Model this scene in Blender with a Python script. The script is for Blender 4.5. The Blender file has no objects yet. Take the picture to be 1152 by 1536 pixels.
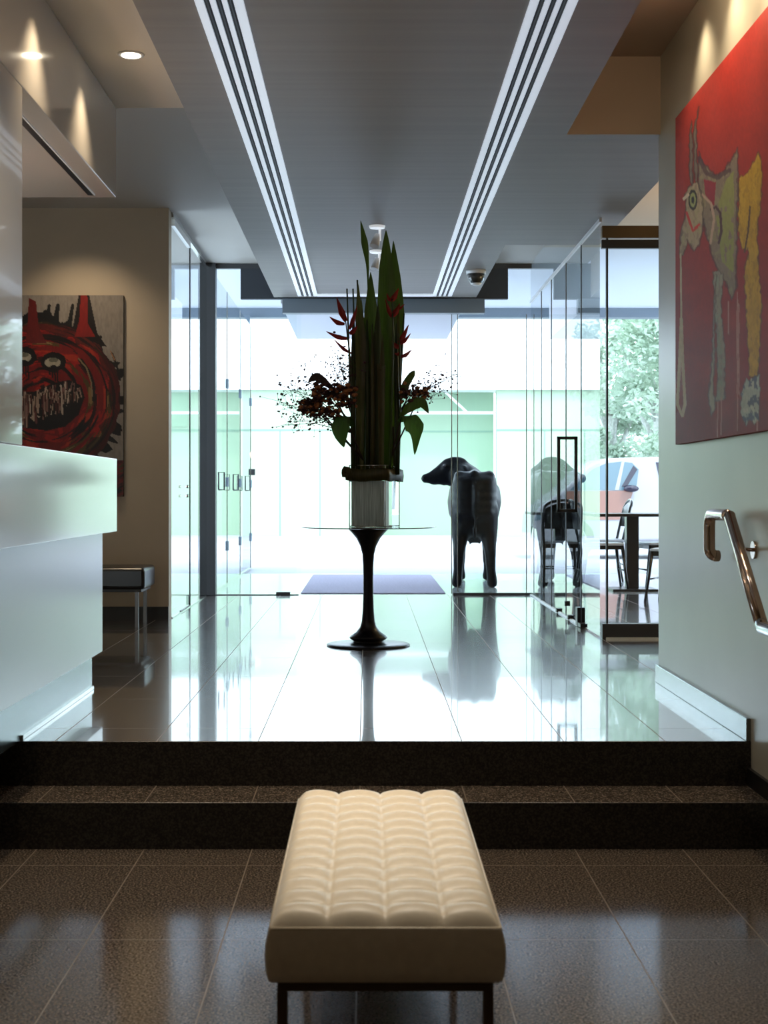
import bpy, bmesh, math, random
import numpy as np
from mathutils import Vector, Matrix
random.seed(7)
rng = np.random.default_rng(7)
S = bpy.context.scene
COL = S.collection
PI = math.pi
F = 2173.0          # focal length in pixels for a 1152 px wide frame
EYE = 1.29          # eye height above the lower floor
UP = 0.34           # upper floor level

def W(px, py, d):   # a point read off the plan drawing: distance d in front of the lens
    return Vector(((px - 551) * d / F, d, EYE - (py - 740) * d / F))

# ------------------------------------------------------------------ materials
def new_mat(name):
    m = bpy.data.materials.new(name); m.use_nodes = True
    return m, m.node_tree.nodes, m.node_tree.links

def mat(name, col, rough=.5, metal=0., spec=.5, coat=0., emit=None, estr=0., noise=0., nscale=20., bump=0., trans=0., stretch=None, col2=None, ior=1.5, crough=.03):
    m, N, L = new_mat(name)
    b = N['Principled BSDF']
    b.inputs['Base Color'].default_value = (*col, 1)
    b.inputs['Roughness'].default_value = rough
    b.inputs['Metallic'].default_value = metal
    b.inputs['Specular IOR Level'].default_value = spec
    b.inputs['Coat Weight'].default_value = coat
    b.inputs['Coat Roughness'].default_value = crough; b.inputs['IOR'].default_value = ior; b.inputs['Coat IOR'].default_value = max(1.5, ior * .9)
    if trans: b.inputs['Subsurface Weight'].default_value = 0
    if emit:
        b.inputs['Emission Color'].default_value = (*emit, 1)
        b.inputs['Emission Strength'].default_value = estr
    if noise or bump or col2:
        g = N.new('ShaderNodeNewGeometry')
        mp = N.new('ShaderNodeMapping')
        if stretch: mp.inputs['Scale'].default_value = stretch
        L.new(g.outputs['Position'], mp.inputs['Vector'])
        nz = N.new('ShaderNodeTexNoise'); nz.inputs['Scale'].default_value = nscale; nz.inputs['Detail'].default_value = 4
        L.new(mp.outputs['Vector'], nz.inputs['Vector'])
        if noise or col2:
            r = N.new('ShaderNodeValToRGB')
            r.color_ramp.elements[0].position = .35; r.color_ramp.elements[1].position = .65
            c2 = col2 or tuple(min(1, c * (1 + noise)) for c in col)
            c1 = col if col2 else tuple(c * (1 - noise) for c in col)
            r.color_ramp.elements[0].color = (*c1, 1); r.color_ramp.elements[1].color = (*c2, 1)
            L.new(nz.outputs['Fac'], r.inputs['Fac']); L.new(r.outputs['Color'], b.inputs['Base Color'])
        if bump:
            bp = N.new('ShaderNodeBump'); bp.inputs['Strength'].default_value = bump; bp.inputs['Distance'].default_value = .004
            L.new(nz.outputs['Fac'], bp.inputs['Height']); L.new(bp.outputs['Normal'], b.inputs['Normal'])
    return m

def granite(name, dark, light, rough, tiles=True, ior=1.5, coat=0., grout=(.30, .26, .21)):
    m, N, L = new_mat(name)
    b = N['Principled BSDF']; b.inputs['Roughness'].default_value = rough; b.inputs['IOR'].default_value = ior
    b.inputs['Coat Weight'].default_value = coat; b.inputs['Coat Roughness'].default_value = .04
    g = N.new('ShaderNodeNewGeometry')
    nz = N.new('ShaderNodeTexNoise'); nz.inputs['Scale'].default_value = 150; nz.inputs['Detail'].default_value = 3
    L.new(g.outputs['Position'], nz.inputs['Vector'])
    r = N.new('ShaderNodeValToRGB'); e = r.color_ramp.elements
    e[0].position = .42; e[0].color = (*dark, 1); e[1].position = .66; e[1].color = (*light, 1)
    L.new(nz.outputs['Fac'], r.inputs['Fac'])
    out = r.outputs['Color']
    if tiles:
        sx = N.new('ShaderNodeSeparateXYZ'); L.new(g.outputs['Position'], sx.inputs['Vector'])
        def line(sock, off, step, w):
            a = N.new('ShaderNodeMath'); a.operation = 'ADD'; a.inputs[1].default_value = off; L.new(sock, a.inputs[0])
            d = N.new('ShaderNodeMath'); d.operation = 'DIVIDE'; d.inputs[1].default_value = step; L.new(a.outputs[0], d.inputs[0])
            f = N.new('ShaderNodeMath'); f.operation = 'FRACT'; L.new(d.outputs[0], f.inputs[0])
            l = N.new('ShaderNodeMath'); l.operation = 'LESS_THAN'; l.inputs[1].default_value = w / step; L.new(f.outputs[0], l.inputs[0])
            return l.outputs[0]
        a = line(sx.outputs['X'], 40 * .39 + .42, .39, .004)
        c = line(sx.outputs['Y'], 40 * .835 - 8.36, .835, .003)
        mx = N.new('ShaderNodeMath'); mx.operation = 'MAXIMUM'; L.new(a, mx.inputs[0]); L.new(c, mx.inputs[1])
        mm = N.new('ShaderNodeMix'); mm.data_type = 'RGBA'
        L.new(mx.outputs[0], mm.inputs['Factor']); L.new(out, mm.inputs['A']); mm.inputs['B'].default_value = (*grout, 1)
        out = mm.outputs['Result']
        rr = N.new('ShaderNodeMath'); rr.operation = 'MULTIPLY_ADD'; rr.inputs[1].default_value = .35; rr.inputs[2].default_value = rough
        cw = N.new('ShaderNodeMath'); cw.operation = 'MULTIPLY_ADD'; cw.inputs[1].default_value = -coat; cw.inputs[2].default_value = coat
        L.new(mx.outputs[0], cw.inputs[0]); L.new(cw.outputs[0], b.inputs['Coat Weight'])
        L.new(mx.outputs[0], rr.inputs[0]); L.new(rr.outputs[0], b.inputs['Roughness'])
    L.new(out, b.inputs['Base Color'])
    return m

def sheet_glass(name, tint=(.955, .985, .98), f0=.009, gain=1.0):
    m, N, L = new_mat(name); N.remove(N['Principled BSDF'])
    lw = N.new('ShaderNodeLayerWeight'); lw.inputs['Blend'].default_value = .5
    p = N.new('ShaderNodeMath'); p.operation = 'POWER'; p.inputs[1].default_value = 5; L.new(lw.outputs['Facing'], p.inputs[0])
    k = N.new('ShaderNodeMath'); k.operation = 'MULTIPLY_ADD'; k.inputs[1].default_value = 1 - f0; k.inputs[2].default_value = f0; L.new(p.outputs[0], k.inputs[0])
    n2 = N.new('ShaderNodeMath'); n2.operation = 'MULTIPLY'; n2.inputs[1].default_value = 2 * gain; L.new(k.outputs[0], n2.inputs[0])
    d1 = N.new('ShaderNodeMath'); d1.operation = 'ADD'; d1.inputs[1].default_value = 1; L.new(k.outputs[0], d1.inputs[0])
    q = N.new('ShaderNodeMath'); q.operation = 'DIVIDE'; q.use_clamp = True; L.new(n2.outputs[0], q.inputs[0]); L.new(d1.outputs[0], q.inputs[1])
    t = N.new('ShaderNodeBsdfTransparent'); t.inputs['Color'].default_value = (*tint, 1)
    g = N.new('ShaderNodeBsdfGlossy'); g.inputs['Roughness'].default_value = .0
    mx = N.new('ShaderNodeMixShader'); L.new(q.outputs[0], mx.inputs['Fac']); L.new(t.outputs[0], mx.inputs[1]); L.new(g.outputs[0], mx.inputs[2])
    L.new(mx.outputs[0], N['Material Output'].inputs['Surface'])
    return m

def leaf_mat(name, col, tcol, rough=.4):
    m, N, L = new_mat(name); b = N['Principled BSDF']
    b.inputs['Base Color'].default_value = (*col, 1); b.inputs['Roughness'].default_value = rough
    t = N.new('ShaderNodeBsdfTranslucent'); t.inputs['Color'].default_value = (*tcol, 1)
    nz = N.new('ShaderNodeTexNoise'); nz.inputs['Scale'].default_value = 40; g = N.new('ShaderNodeNewGeometry')
    mp = N.new('ShaderNodeMapping'); mp.inputs['Scale'].default_value = (3, 3, .15)
    L.new(g.outputs['Position'], mp.inputs['Vector']); L.new(mp.outputs['Vector'], nz.inputs['Vector'])
    r = N.new('ShaderNodeValToRGB'); r.color_ramp.elements[0].position = .35; r.color_ramp.elements[1].position = .7
    r.color_ramp.elements[0].color = (*[c * .6 for c in col], 1); r.color_ramp.elements[1].color = (*[min(1, c * 1.5) for c in col], 1)
    L.new(nz.outputs['Fac'], r.inputs['Fac']); L.new(r.outputs['Color'], b.inputs['Base Color'])
    mx = N.new('ShaderNodeMixShader'); mx.inputs['Fac'].default_value = .35
    L.new(b.outputs[0], mx.inputs[1]); L.new(t.outputs[0], mx.inputs[2]); L.new(mx.outputs[0], N['Material Output'].inputs['Surface'])
    return m

def paint_mat(name, rough=.45):
    m, N, L = new_mat(name); b = N['Principled BSDF']; b.inputs['Roughness'].default_value = rough
    a = N.new('ShaderNodeAttribute'); a.attribute_name = 'paint'
    L.new(a.outputs['Color'], b.inputs['Base Color'])
    return m

M = dict(
    floor_low=granite('brown_granite', (.026, .021, .017), (.25, .205, .165), .11, ior=1.5, grout=(.20, .165, .13)),
    floor_up=granite('polished_granite', (.060, .053, .050), (.21, .19, .18), .22, ior=1.8, coat=.85),
    riser=granite('dark_granite', (.006, .005, .004), (.05, .042, .034), .3, tiles=False),
    wall=mat('warm_wall_paint', (.54, .46, .35), .55, noise=.03, nscale=3),
    wall_r=mat('grey_wall_paint', (.50, .485, .40), .32, noise=.03, nscale=2, spec=.45),
    ceil=mat('grey_ceiling_paint', (.31, .285, .265), .5, noise=.05, nscale=2.0, stretch=(.25, 8, 1)),
    ceil_side=mat('pale_ceiling_paint', (.52, .50, .47), .55),
    ceil_lamplit=mat('lamplit_ceiling_paint', (.80, .74, .64), .55),  # warm lamplight on the near left ceiling is put into this colour
    recess=mat('tan_recess_paint', (.42, .33, .25), .6),
    gloss=mat('gloss_cream_panel', (.56, .53, .48), .13, coat=.5),
    desk=mat('gloss_white_lacquer', (.82, .86, .84), .22, coat=1.0, ior=2.2, crough=.10),
    desk_low=mat('satin_lacquer', (.60, .70, .74), .28, coat=.6, ior=1.8, crough=.2),
    steel=mat('brushed_steel', (.62, .62, .60), .16, metal=1),
    rail_steel=mat('polished_rail_metal', (.62, .50, .42), .16, metal=1),
    mirror=mat('polished_skirting', (.24, .27, .265), .24, metal=1),
    dark=mat('dark_metal', (.022, .022, .025), .35),
    post=mat('grey_post_paint', (.045, .048, .054), .4),
    header=mat('navy_panel', (.028, .035, .048), .5),
    headbox=mat('blue_grey_aluminium', (.16, .20, .25), .4),
    bronze=mat('bronze_metal', (.20, .14, .08), .35, metal=.7),
    black_rub=mat('black_skirting', (.008, .008, .008), .4),
    glass=sheet_glass('clear_glass'),
    glass_r=sheet_glass('side_glass', tint=(.86, .95, .93), gain=1.15),
    daylit_bar=mat('daylit_diffuser_bar', (.85, .88, .92), .35, emit=(.72, .84, 1.0), estr=.5),  # added emission stands in for daylight on the white air slats
    gap=mat('black_slot', (.004, .004, .006), .6),
    rib=mat('slot_rib', (.06, .07, .09), .5),
    lamp=mat('lamp_lens', (1, .9, .75), .4, emit=(1, .86, .62), estr=9),
    glare_white=mat('glare_fixture', (.85, .87, .9), .3, emit=(.9, .95, 1), estr=.45),  # emission paints the white glare on spotlight plate and arm
    white_plastic=mat('white_plastic', (.8, .82, .85), .35),
    leather=mat('cream_leather', (.85, .74, .57), .42, noise=.03, nscale=60, bump=.06),
    brass=mat('brown_bronze_leg', (.13, .085, .05), .35, metal=.6),
    black_leather=mat('black_leather', (.012, .012, .016), .25),
    black_gloss=mat('black_gloss_lacquer', (.004, .0045, .008), .3, spec=.3),
    top_edge=mat('dark_table_top', (.03, .032, .035), .08, coat=.8),
    cow=mat('black_resin', (.003, .0035, .005), .42, spec=.12, noise=.2, nscale=30),
    horn=mat('dark_horn', (.03, .03, .035), .3),
    leaf=leaf_mat('tall_leaf_green', (.026, .042, .010), (.06, .10, .006)),
    leaf_b=leaf_mat('olive_leaf', (.055, .050, .013), (.09, .09, .012)),
    leaf_c=leaf_mat('broad_leaf_green', (.03, .075, .014), (.08, .19, .02)),
    red=leaf_mat('red_bract', (.25, .012, .012), (.4, .02, .015)),
    twig=mat('dark_twig', (.03, .014, .01), .7),
    blossom=mat('dark_blossom', (.05, .013, .012), .7),
    berry=mat('rust_berry', (.26, .085, .022), .5),
    stemg=mat('green_stem', (.03, .05, .014), .5),
    water=leaf_mat('murky_water', (.42, .45, .44), (.5, .54, .52), .15),
    mat_p=mat('mauve_mat', (.27, .26, .36), .85, noise=.15, nscale=60),
    paving=mat('pale_paving', (.55, .59, .60), .14, spec=.6, coat=.4),
    road=mat('pale_road', (.33, .33, .36), .8, noise=.05, nscale=1.2, stretch=(.2, 1, 1)),
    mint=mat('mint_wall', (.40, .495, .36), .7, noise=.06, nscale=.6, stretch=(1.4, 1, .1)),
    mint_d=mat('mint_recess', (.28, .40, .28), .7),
    seam=mat('wall_seam', (.20, .32, .24), .8),
    white_w=mat('white_fascia', (.9, .93, .92), .6),
    soffit=mat('pale_soffit', (.72, .76, .82), .7),
    lav=mat('lavender_soffit', (.70, .71, .78), .7),
    cafe_ceiling=mat('cafe_ceiling_tan', (.62, .48, .30), .6),
    car_w=mat('white_car_paint', (.37, .365, .40), .25, coat=.6),
    car_s=mat('salmon_car_paint', (.27, .125, .09), .3, coat=.5),
    car_g=mat('car_window', (.10, .17, .21), .06, spec=.6),
    car_gd=mat('tinted_car_window', (.02, .016, .035), .1),
    tyre=mat('tyre', (.012, .012, .012), .8),
    hub=mat('hub_cap', (.5, .5, .52), .3, metal=.8),
    tree_leaf=leaf_mat('tree_leaf', (.36, .45, .36), (.42, .55, .40), .6),
    bark=mat('pale_bark', (.4, .42, .38), .8, noise=.2, nscale=20),
    dull_steel=mat('dull_steel', (.16, .16, .165), .3, metal=1),
    chair=mat('black_chair', (.008, .008, .010), .3, coat=.3),
    seat_w=mat('pale_chair_seat', (.55, .57, .62), .35),
    canvas=mat('canvas_edge', (.30, .05, .04), .7),
    canvas2=mat('canvas_edge_dark', (.02, .018, .02), .7),
    paint=paint_mat('oil_paint'),
    paint_r=paint_mat('oil_paint_matt', .6),
    dome=mat('smoked_dome', (.03, .028, .026), .15, coat=.5),
)

# ------------------------------------------------------------------ mesh helpers
class MB:
    def __init__(s): s.v = []; s.f = []; s.m = []; s.sm = []
    def add(s, vs, fs, m=0, smooth=False):
        o = len(s.v); s.v += [tuple(v) for v in vs]
        for f in fs: s.f.append(tuple(i + o for i in f)); s.m.append(m); s.sm.append(smooth)
        return s
    def box(s, x0, x1, y0, y1, z0, z1, m=0):
        vs = [(x, y, z) for z in (z0, z1) for y in (y0, y1) for x in (x0, x1)]
        return s.add(vs, [(0, 2, 3, 1), (4, 5, 7, 6), (0, 1, 5, 4), (2, 6, 7, 3), (0, 4, 6, 2), (1, 3, 7, 5)], m)
    def prism(s, pts, axis, a0, a1, m=0):        # pts: 2-D outline, extruded along axis
        def mk(p, a):
            return {'x': (a, p[0], p[1]), 'y': (p[0], a, p[1]), 'z': (p[0], p[1], a)}[axis]
        n = len(pts)
        vs = [mk(p, a0) for p in pts] + [mk(p, a1) for p in pts]
        fs = [tuple(range(n))[::-1], tuple(range(n, 2 * n))] + [(i, (i + 1) % n, (i + 1) % n + n, i + n) for i in range(n)]
        return s.add(vs, fs, m)
    def tube(s, pts, r, n=10, m=0, smooth=True, caps=True):
        pts = [Vector(p) for p in pts]; k = len(pts)
        rs = r if isinstance(r, (list, tuple)) else [r] * k
        t0 = (pts[1] - pts[0]).normalized()
        up = Vector((0, 0, 1)) if abs(t0.z) < .9 else Vector((1, 0, 0))
        u = t0.cross(up).normalized(); vs = []
        for i, p in enumerate(pts):
            t = (pts[min(i + 1, k - 1)] - pts[max(i - 1, 0)]).normalized()
            u = (u - t * u.dot(t)).normalized(); w = t.cross(u)
            for j in range(n):
                a = 2 * PI * j / n; vs.append(p + (u * math.cos(a) + w * math.sin(a)) * rs[i])
        fs = [(i * n + j, i * n + (j + 1) % n, (i + 1) * n + (j + 1) % n, (i + 1) * n + j) for i in range(k - 1) for j in range(n)]
        s.add(vs, fs, m, smooth)
        if caps:
            o = len(s.v) - len(vs)
            s.f += [tuple(o + j for j in range(n))[::-1], tuple(o + (k - 1) * n + j for j in range(n))]; s.m += [m, m]; s.sm += [False, False]
        return s
    def lathe(s, prof, c=(0, 0, 0), n=40, m=0, smooth=True):
        k = len(prof); vs = []
        for r, z in prof:
            for j in range(n):
                a = 2 * PI * j / n; vs.append((c[0] + r * math.cos(a), c[1] + r * math.sin(a), c[2] + z))
        fs = [(i * n + j, i * n + (j + 1) % n, (i + 1) * n + (j + 1) % n, (i + 1) * n + j) for i in range(k - 1) for j in range(n)]
        s.add(vs, fs, m, smooth)
        o = len(s.v) - len(vs)
        if prof[0][0] > 1e-4: s.f.append(tuple(o + j for j in range(n))[::-1]); s.m.append(m); s.sm.append(False)
        if prof[-1][0] > 1e-4: s.f.append(tuple(o + (k - 1) * n + j for j in range(n))); s.m.append(m); s.sm.append(False)
        return s
    def blob(s, c, r, sub=1, m=0):
        bm = bmesh.new(); bmesh.ops.create_icosphere(bm, subdivisions=sub, radius=1)
        rr = r if isinstance(r, (tuple, list)) else (r, r, r)
        vs = [(c[0] + v.co.x * rr[0], c[1] + v.co.y * rr[1], c[2] + v.co.z * rr[2]) for v in bm.verts]
        fs = [tuple(v.index for v in f.verts) for f in bm.faces]; bm.free()
        return s.add(vs, fs, m, True)
    def build(s, name, mats, parent=None, bevel=0, label=None, cat=None, group=None, kind=None, solid=0):
        me = bpy.data.meshes.new(name); me.from_pydata(s.v, [], s.f); me.update()
        for m in (mats if isinstance(mats, (list, tuple)) else [mats]): me.materials.append(m)
        me.polygons.foreach_set('material_index', s.m); me.polygons.foreach_set('use_smooth', s.sm)
        o = bpy.data.objects.new(name, me); COL.objects.link(o)
        if parent is not None:
            me.transform(Matrix.Translation(-wloc(parent))); o.parent = parent
        elif kind != 'structure':
            a = np.array(s.v); lo, hi = a.min(0), a.max(0)
            c = Vector(((lo[0] + hi[0]) / 2, (lo[1] + hi[1]) / 2, lo[2]))
            me.transform(Matrix.Translation(-c)); o.location = c
        if bevel:
            b = o.modifiers.new('bevel', 'BEVEL'); b.width = bevel; b.segments = 3; b.limit_method = 'ANGLE'
            b.harden_normals = False
        if solid:
            b = o.modifiers.new('thickness', 'SOLIDIFY'); b.thickness = solid
        return tag(o, label, cat, group, kind)

def wloc(o):
    v = Vector((0, 0, 0))
    while o is not None: v += o.location; o = o.parent
    return v
def tag(o, label=None, cat=None, group=None, kind=None):
    if label: o['label'] = label
    if cat: o['category'] = cat
    if group: o['group'] = group
    if kind: o['kind'] = kind
    return o
def thing(name, label, cat, loc=(0, 0, 0), group=None, kind=None):
    o = bpy.data.objects.new(name, None); COL.objects.link(o); o.location = loc; o.empty_display_size = .1
    return tag(o, label, cat, group, kind)
def kids(o): return [c for c in list(bpy.data.objects) if c.parent is o]
def dup(root, loc, rotz=0, label=None):
    def cp(o, par):
        c = o.copy(); COL.objects.link(c)
        if par is not None: c.parent = par
        for k in kids(o): cp(k, c)
        return c
    r = cp(root, None); r.location = loc; r.rotation_euler.z = rotz
    if label: r['label'] = label
    return r
ST = 'structure'
def bx(name, x0, x1, y0, y1, z0, z1, m, bevel=0): return MB().box(x0, x1, y0, y1, z0, z1).build(name, m, kind=ST, bevel=bevel)
def arc(c, r, a0, a1, n, ax1, ax2):
    return [Vector(c) + Vector(ax1) * (r * math.cos(a0 + (a1 - a0) * i / n)) + Vector(ax2) * (r * math.sin(a0 + (a1 - a0) * i / n)) for i in range(n + 1)]

# ------------------------------------------------------------------ the room shell
PZ = EYE + 1.80      # underside of the dropped ceiling
bx('floor', -1.62, 1.62, -3.0, 5.25, -.12, 0, M['floor_low'])
# lower step: tread + riser
def step(name, y0, y1, z0, z1, x0, x1, top):
    b = MB().box(x0, x1, y0, y1, z0, z1, 1)
    b.m[-5] = 0
    return b.build(name, [top, M['riser']], kind=ST, bevel=.004)
step('step', 5.25, 5.55, -.12, .17, -1.62, 1.47, M['floor_low'])
step('floor', 5.55, 13.62, -.12, UP, -3.3, 6.2, M['floor_up'])

bx('wall_right', 1.47, 1.62, -3.0, 7.31, 0, 3.48, M['wall_r'])
bx('wall_left', -1.62, -1.45, -3.0, 4.2, 0, 3.147, M['wall'])
bx('wall_left', -1.62, -1.42, 4.2, 5.55, 0, UP, M['riser'])
bx('wall_reception', -3.4, -3.25, 4.05, 10.9, UP, 3.43, M['wall'])
bx('wall_reception', -3.4, -1.62, 4.05, 4.2, UP, 3.147, M['wall'])
bx('wall_behind', -1.62, 1.62, -3.15, -3.0, 0, 3.48, M['wall'])
bx('wall_back', -3.4, -1.49, 10.87, 11.02, UP, 3.43, M['wall'])
bx('baseboard_back', -3.25, -1.492, 10.855, 10.87, UP, UP + .10, M['black_rub'])
bx('wall_cafe', 4.6, 4.75, 7.31, 13.6, UP, 3.62, M['wall'])
bx('wall_cafe', 1.62, 4.75, 7.16, 7.31, UP, 3.62, M['wall'])
bx('baseboard_right', 1.452, 1.47, 5.55, 7.31, UP, UP + .087, M['mirror'], bevel=.003)
bx('baseboard_right', 1.455, 1.47, 5.25, 5.55, .17, .238, M['black_rub'])
bx('baseboard_right', 1.455, 1.47, -3.0, 5.25, 0, .09, M['black_rub'])

out = [(-.857, -3), (1.0, -3), (1.0, 7.28), (1.68, 7.28), (1.68, 10.5), (1.0, 10.5), (1.0, 13.3), (-.857, 13.3)]
MB().prism(out, 'z', PZ, 3.66).build('ceiling', M['ceil'], kind=ST)
bx('ceiling', -3.25, -.857, -3.0, 6.98, 3.147, 3.66, M['ceil_lamplit'])
bx('ceiling', -3.25, -.857, 6.98, 13.6, 3.43, 3.66, M['ceil_side'])
bx('ceiling', 1.0, 1.62, -3.0, 7.28, 3.48, 3.66, M['recess'])
bx('ceiling', 1.0, 1.53, 10.5, 13.6, 3.43, 3.66, M['ceil_side'])
MB().prism([(1.68, 7.31), (4.75, 7.31), (4.75, 13.6), (1.53, 13.6), (1.53, 10.5), (1.68, 10.5)], 'z', 3.60, 3.66).build('ceiling', M['cafe_ceiling'], kind=ST)
# tan end face of the right-hand recess
bx('trim_1', 1.0, 1.47, 7.262, 7.28, PZ, 3.48, M['recess'])
bx('roof', -7.0, 9.0, -3.2, 18.8, 3.67, 3.85, M['soffit'])
# bulkhead above the desk, flush with the pier under it
def bulk():
    b = MB().box(-2.3, -1.21, 2.0, 6.98, 2.715, 3.147)
    o = b.build('bulkhead', M['gloss'], kind=ST, bevel=.004)
    MB().box(-1.332, -1.306, 4.0, 6.91, 2.711, 2.716).build('slot', M['gap'], o)
    MB().box(-1.304, -1.298, 4.0, 6.91, 2.710, 2.716).build('slot_edge', M['white_plastic'], o)
bulk()
bx('pier', -1.75, -1.21, 4.15, 5.08, 1.459, 2.714, M['gloss'], bevel=.003)

# ------------------------------------------------------------------ ceiling fixtures
def diffuser(x0, x1, label):
    t = thing('ceiling_air_slot', label, 'air vent', ((x0 + x1) / 2, 8, PZ), 'slot diffusers in the ceiling panel')
    w = x1 - x0; y0, y1 = 2.2, 13.16
    MB().box(x0 + .01, x1 - .01, y0, y1, PZ - .003, PZ - .0005).build('slot_backing', M['gap'], t)
    f = [0, .18, .31, .43, .56, .667, .797, 1]
    for i in (0, 2, 4, 6):
        MB().box(x0 + w * f[i], x0 + w * f[i + 1], y0, y1, PZ - .010, PZ - .0005).build('slat', M['daylit_bar'], t)
    for i in (1, 3, 5):
        c = x0 + w * (f[i] + f[i + 1]) / 2
        MB().box(c - .003, c + .003, y0, y1, PZ - .007, PZ - .0005).build('divider', M['rib'], t)
diffuser(-.629, -.452, 'long white slotted air strip in the ceiling, left of the flowers')
diffuser(.594, .766, 'long white slotted air strip in the ceiling, right of the flowers')
MB().box(-.452, .594, 13.06, 13.16, PZ - .012, PZ - .0005).build('ceiling_strip', M['daylit_bar'], label='white cross strip joining the two slotted air strips at the ceiling end', cat='ceiling strip')

def spot_fixture(x, y, z, label):
    t = thing('ceiling_spotlight', label, 'spotlight', (x, y, z), 'small white ceiling spotlights')
    MB().lathe([(.05, -.016), (.055, 0)], (x, y, z), 24).build('base_plate', M['glare_white'], t)
    MB().tube([(x + .018, y, z - .012), (x + .018, y, z - .10)], .009, 10).build('arm', M['glare_white'], t)
    d = Vector((-.25, -.3, -1)).normalized(); c = Vector((x - .004, y, z - .085))
    MB().tube([c - d * .03, c + d * .02, c + d * .06], [.018, .028, .034], 18).build('lamp_head', M['white_plastic'], t)
spot_fixture(.066, 9.75, PZ, 'white ceiling spotlight just above the tallest leaf tip')
spot_fixture(.070, 10.75, PZ, 'white ceiling spotlight further back, half hidden behind the tall leaves')
def wall_spot(x, y, z, label):
    t = thing('wall_washer', label, 'spotlight', (x, y, z))
    MB().lathe([(.04, -.012), (.045, 0)], (x, y, z), 20).build('base_plate', M['dark'], t)
    MB().tube([(x, y, z - .01), (x, y, z - .09)], .009, 10).build('arm', M['dark'], t)
    MB().tube([(x - .05, y + .02, z - .08), (x + .05, y - .03, z - .15)], [.03, .036], 18).build('lamp_head', M['dark'], t)
wall_spot(1.33, 5.36, 3.06 + .42 - .0, 'dark ceiling spotlight above the red painting')
t = thing('security_dome', 'smoked dome camera on the ceiling right of the right air strip', 'security camera', (.878, 11.7, PZ))
MB().lathe([(.078, -.03), (.082, 0)], (.878, 11.7, PZ), 32).build('mount_ring', M['white_plastic'], t)
MB().lathe([(.012, -.118), (.04, -.108), (.062, -.08), (.072, -.03)], (.878, 11.7, PZ), 32).build('dome', M['dome'], t)
MB().lathe([(.004, -.125), (.03, -.1195), (.045, -.108), (.0455, -.104), (.03, -.115), (.004, -.119)], (.878, 11.7, PZ), 32).build('lens_ring', M['white_plastic'], t)

def downlight(x, y, z, label):
    t = thing('downlight', label, 'downlight', (x, y, z), 'downlights in the left ceiling')
    MB().lathe([(.044, -.004), (.052, -.006), (.058, 0)], (x, y, z), 32).build('trim_ring', M['white_plastic'], t)
    MB().lathe([(.0005, -.0065), (.040, -.0065), (.040, -.002)], (x, y, z), 32).build('lens', M['lamp'], t)
downlight(-1.0, 6.13, 3.147, 'round glowing downlight in the left ceiling')

# ------------------------------------------------------------------ reception desk
t = thing('reception_desk', 'glossy white reception desk with overhanging upper box at the left', 'desk', (-1.6, 5.8, UP))
MB().box(-1.95, -1.21, 4.2, 7.0, 1.106, 1.457).build('upper_box', M['desk'], t, bevel=.003)
MB().box(-1.95, -1.285, 4.2, 7.03, UP + .183, 1.106).build('front_panel', M['desk_low'], t, bevel=.003)
MB().box(-1.95, -1.336, 4.9, 7.03, UP + .0005, UP + .183).build('plinth', M['mirror'], t)
MB().box(-1.336, -1.325, 5.58, 7.02, UP + .001, UP + .018).build('plinth_edge', M['steel'], t)

# ------------------------------------------------------------------ glass
def pane_x(x, y0, y1, z0, z1): return MB().add([(x, y0, z0), (x, y1, z0), (x, y1, z1), (x, y0, z1)], [(0, 1, 2, 3)])
def pane_y(y, x0, x1, z0, z1): return MB().add([(x0, y, z0), (x1, y, z0), (x1, y, z1), (x0, y, z1)], [(0, 1, 2, 3)])
YF = 13.52
# front facade
w1 = MB().box(-1.41, 1.53, YF - .03, YF + .03, 3.385, 3.43).box(-1.41, -.64, YF - .006, YF + .006, UP, UP + .008).box(.80, 1.53, YF - .012, YF + .012, UP, UP + .022).build('window_1', M['post'], kind=ST)
MB().box(-1.18, 1.31, YF - .035, YF + .035, 3.10, 3.385).build('navy_panel', M['header'], w1)
MB().box(-.79, 1.09, YF - .06, YF + .06, 2.967, 3.10).build('door_header', M['headbox'], w1)
pane_y(YF, -1.41, -.66, UP + .018, 3.385).build('pane', M['glass'], w1)
pane_y(YF, .80, 1.53, UP + .018, 3.385).build('pane', M['glass'], w1)
pane_y(YF + .05, -1.36, -.62, UP + .005, 2.967).build('sliding_leaf', M['glass'], w1)
pane_y(YF + .05, .78, 1.50, UP + .005, 2.967).build('sliding_leaf', M['glass'], w1)
for x in (.79, .845, 1.49): MB().box(x - .004, x + .004, YF + .045, YF + .055, UP + .01, 2.967).build('leaf_edge', M['steel'], w1)
MB().box(-.85, -.72, YF - .02, YF + .02, UP, UP + .03).build('patch_fitting', M['dark'], w1)
# post where the left glass meets the facade
bx('trim_2', -1.555, -1.41, YF - .08, YF + .06, UP, 3.43, M['post'], bevel=.004)
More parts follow.
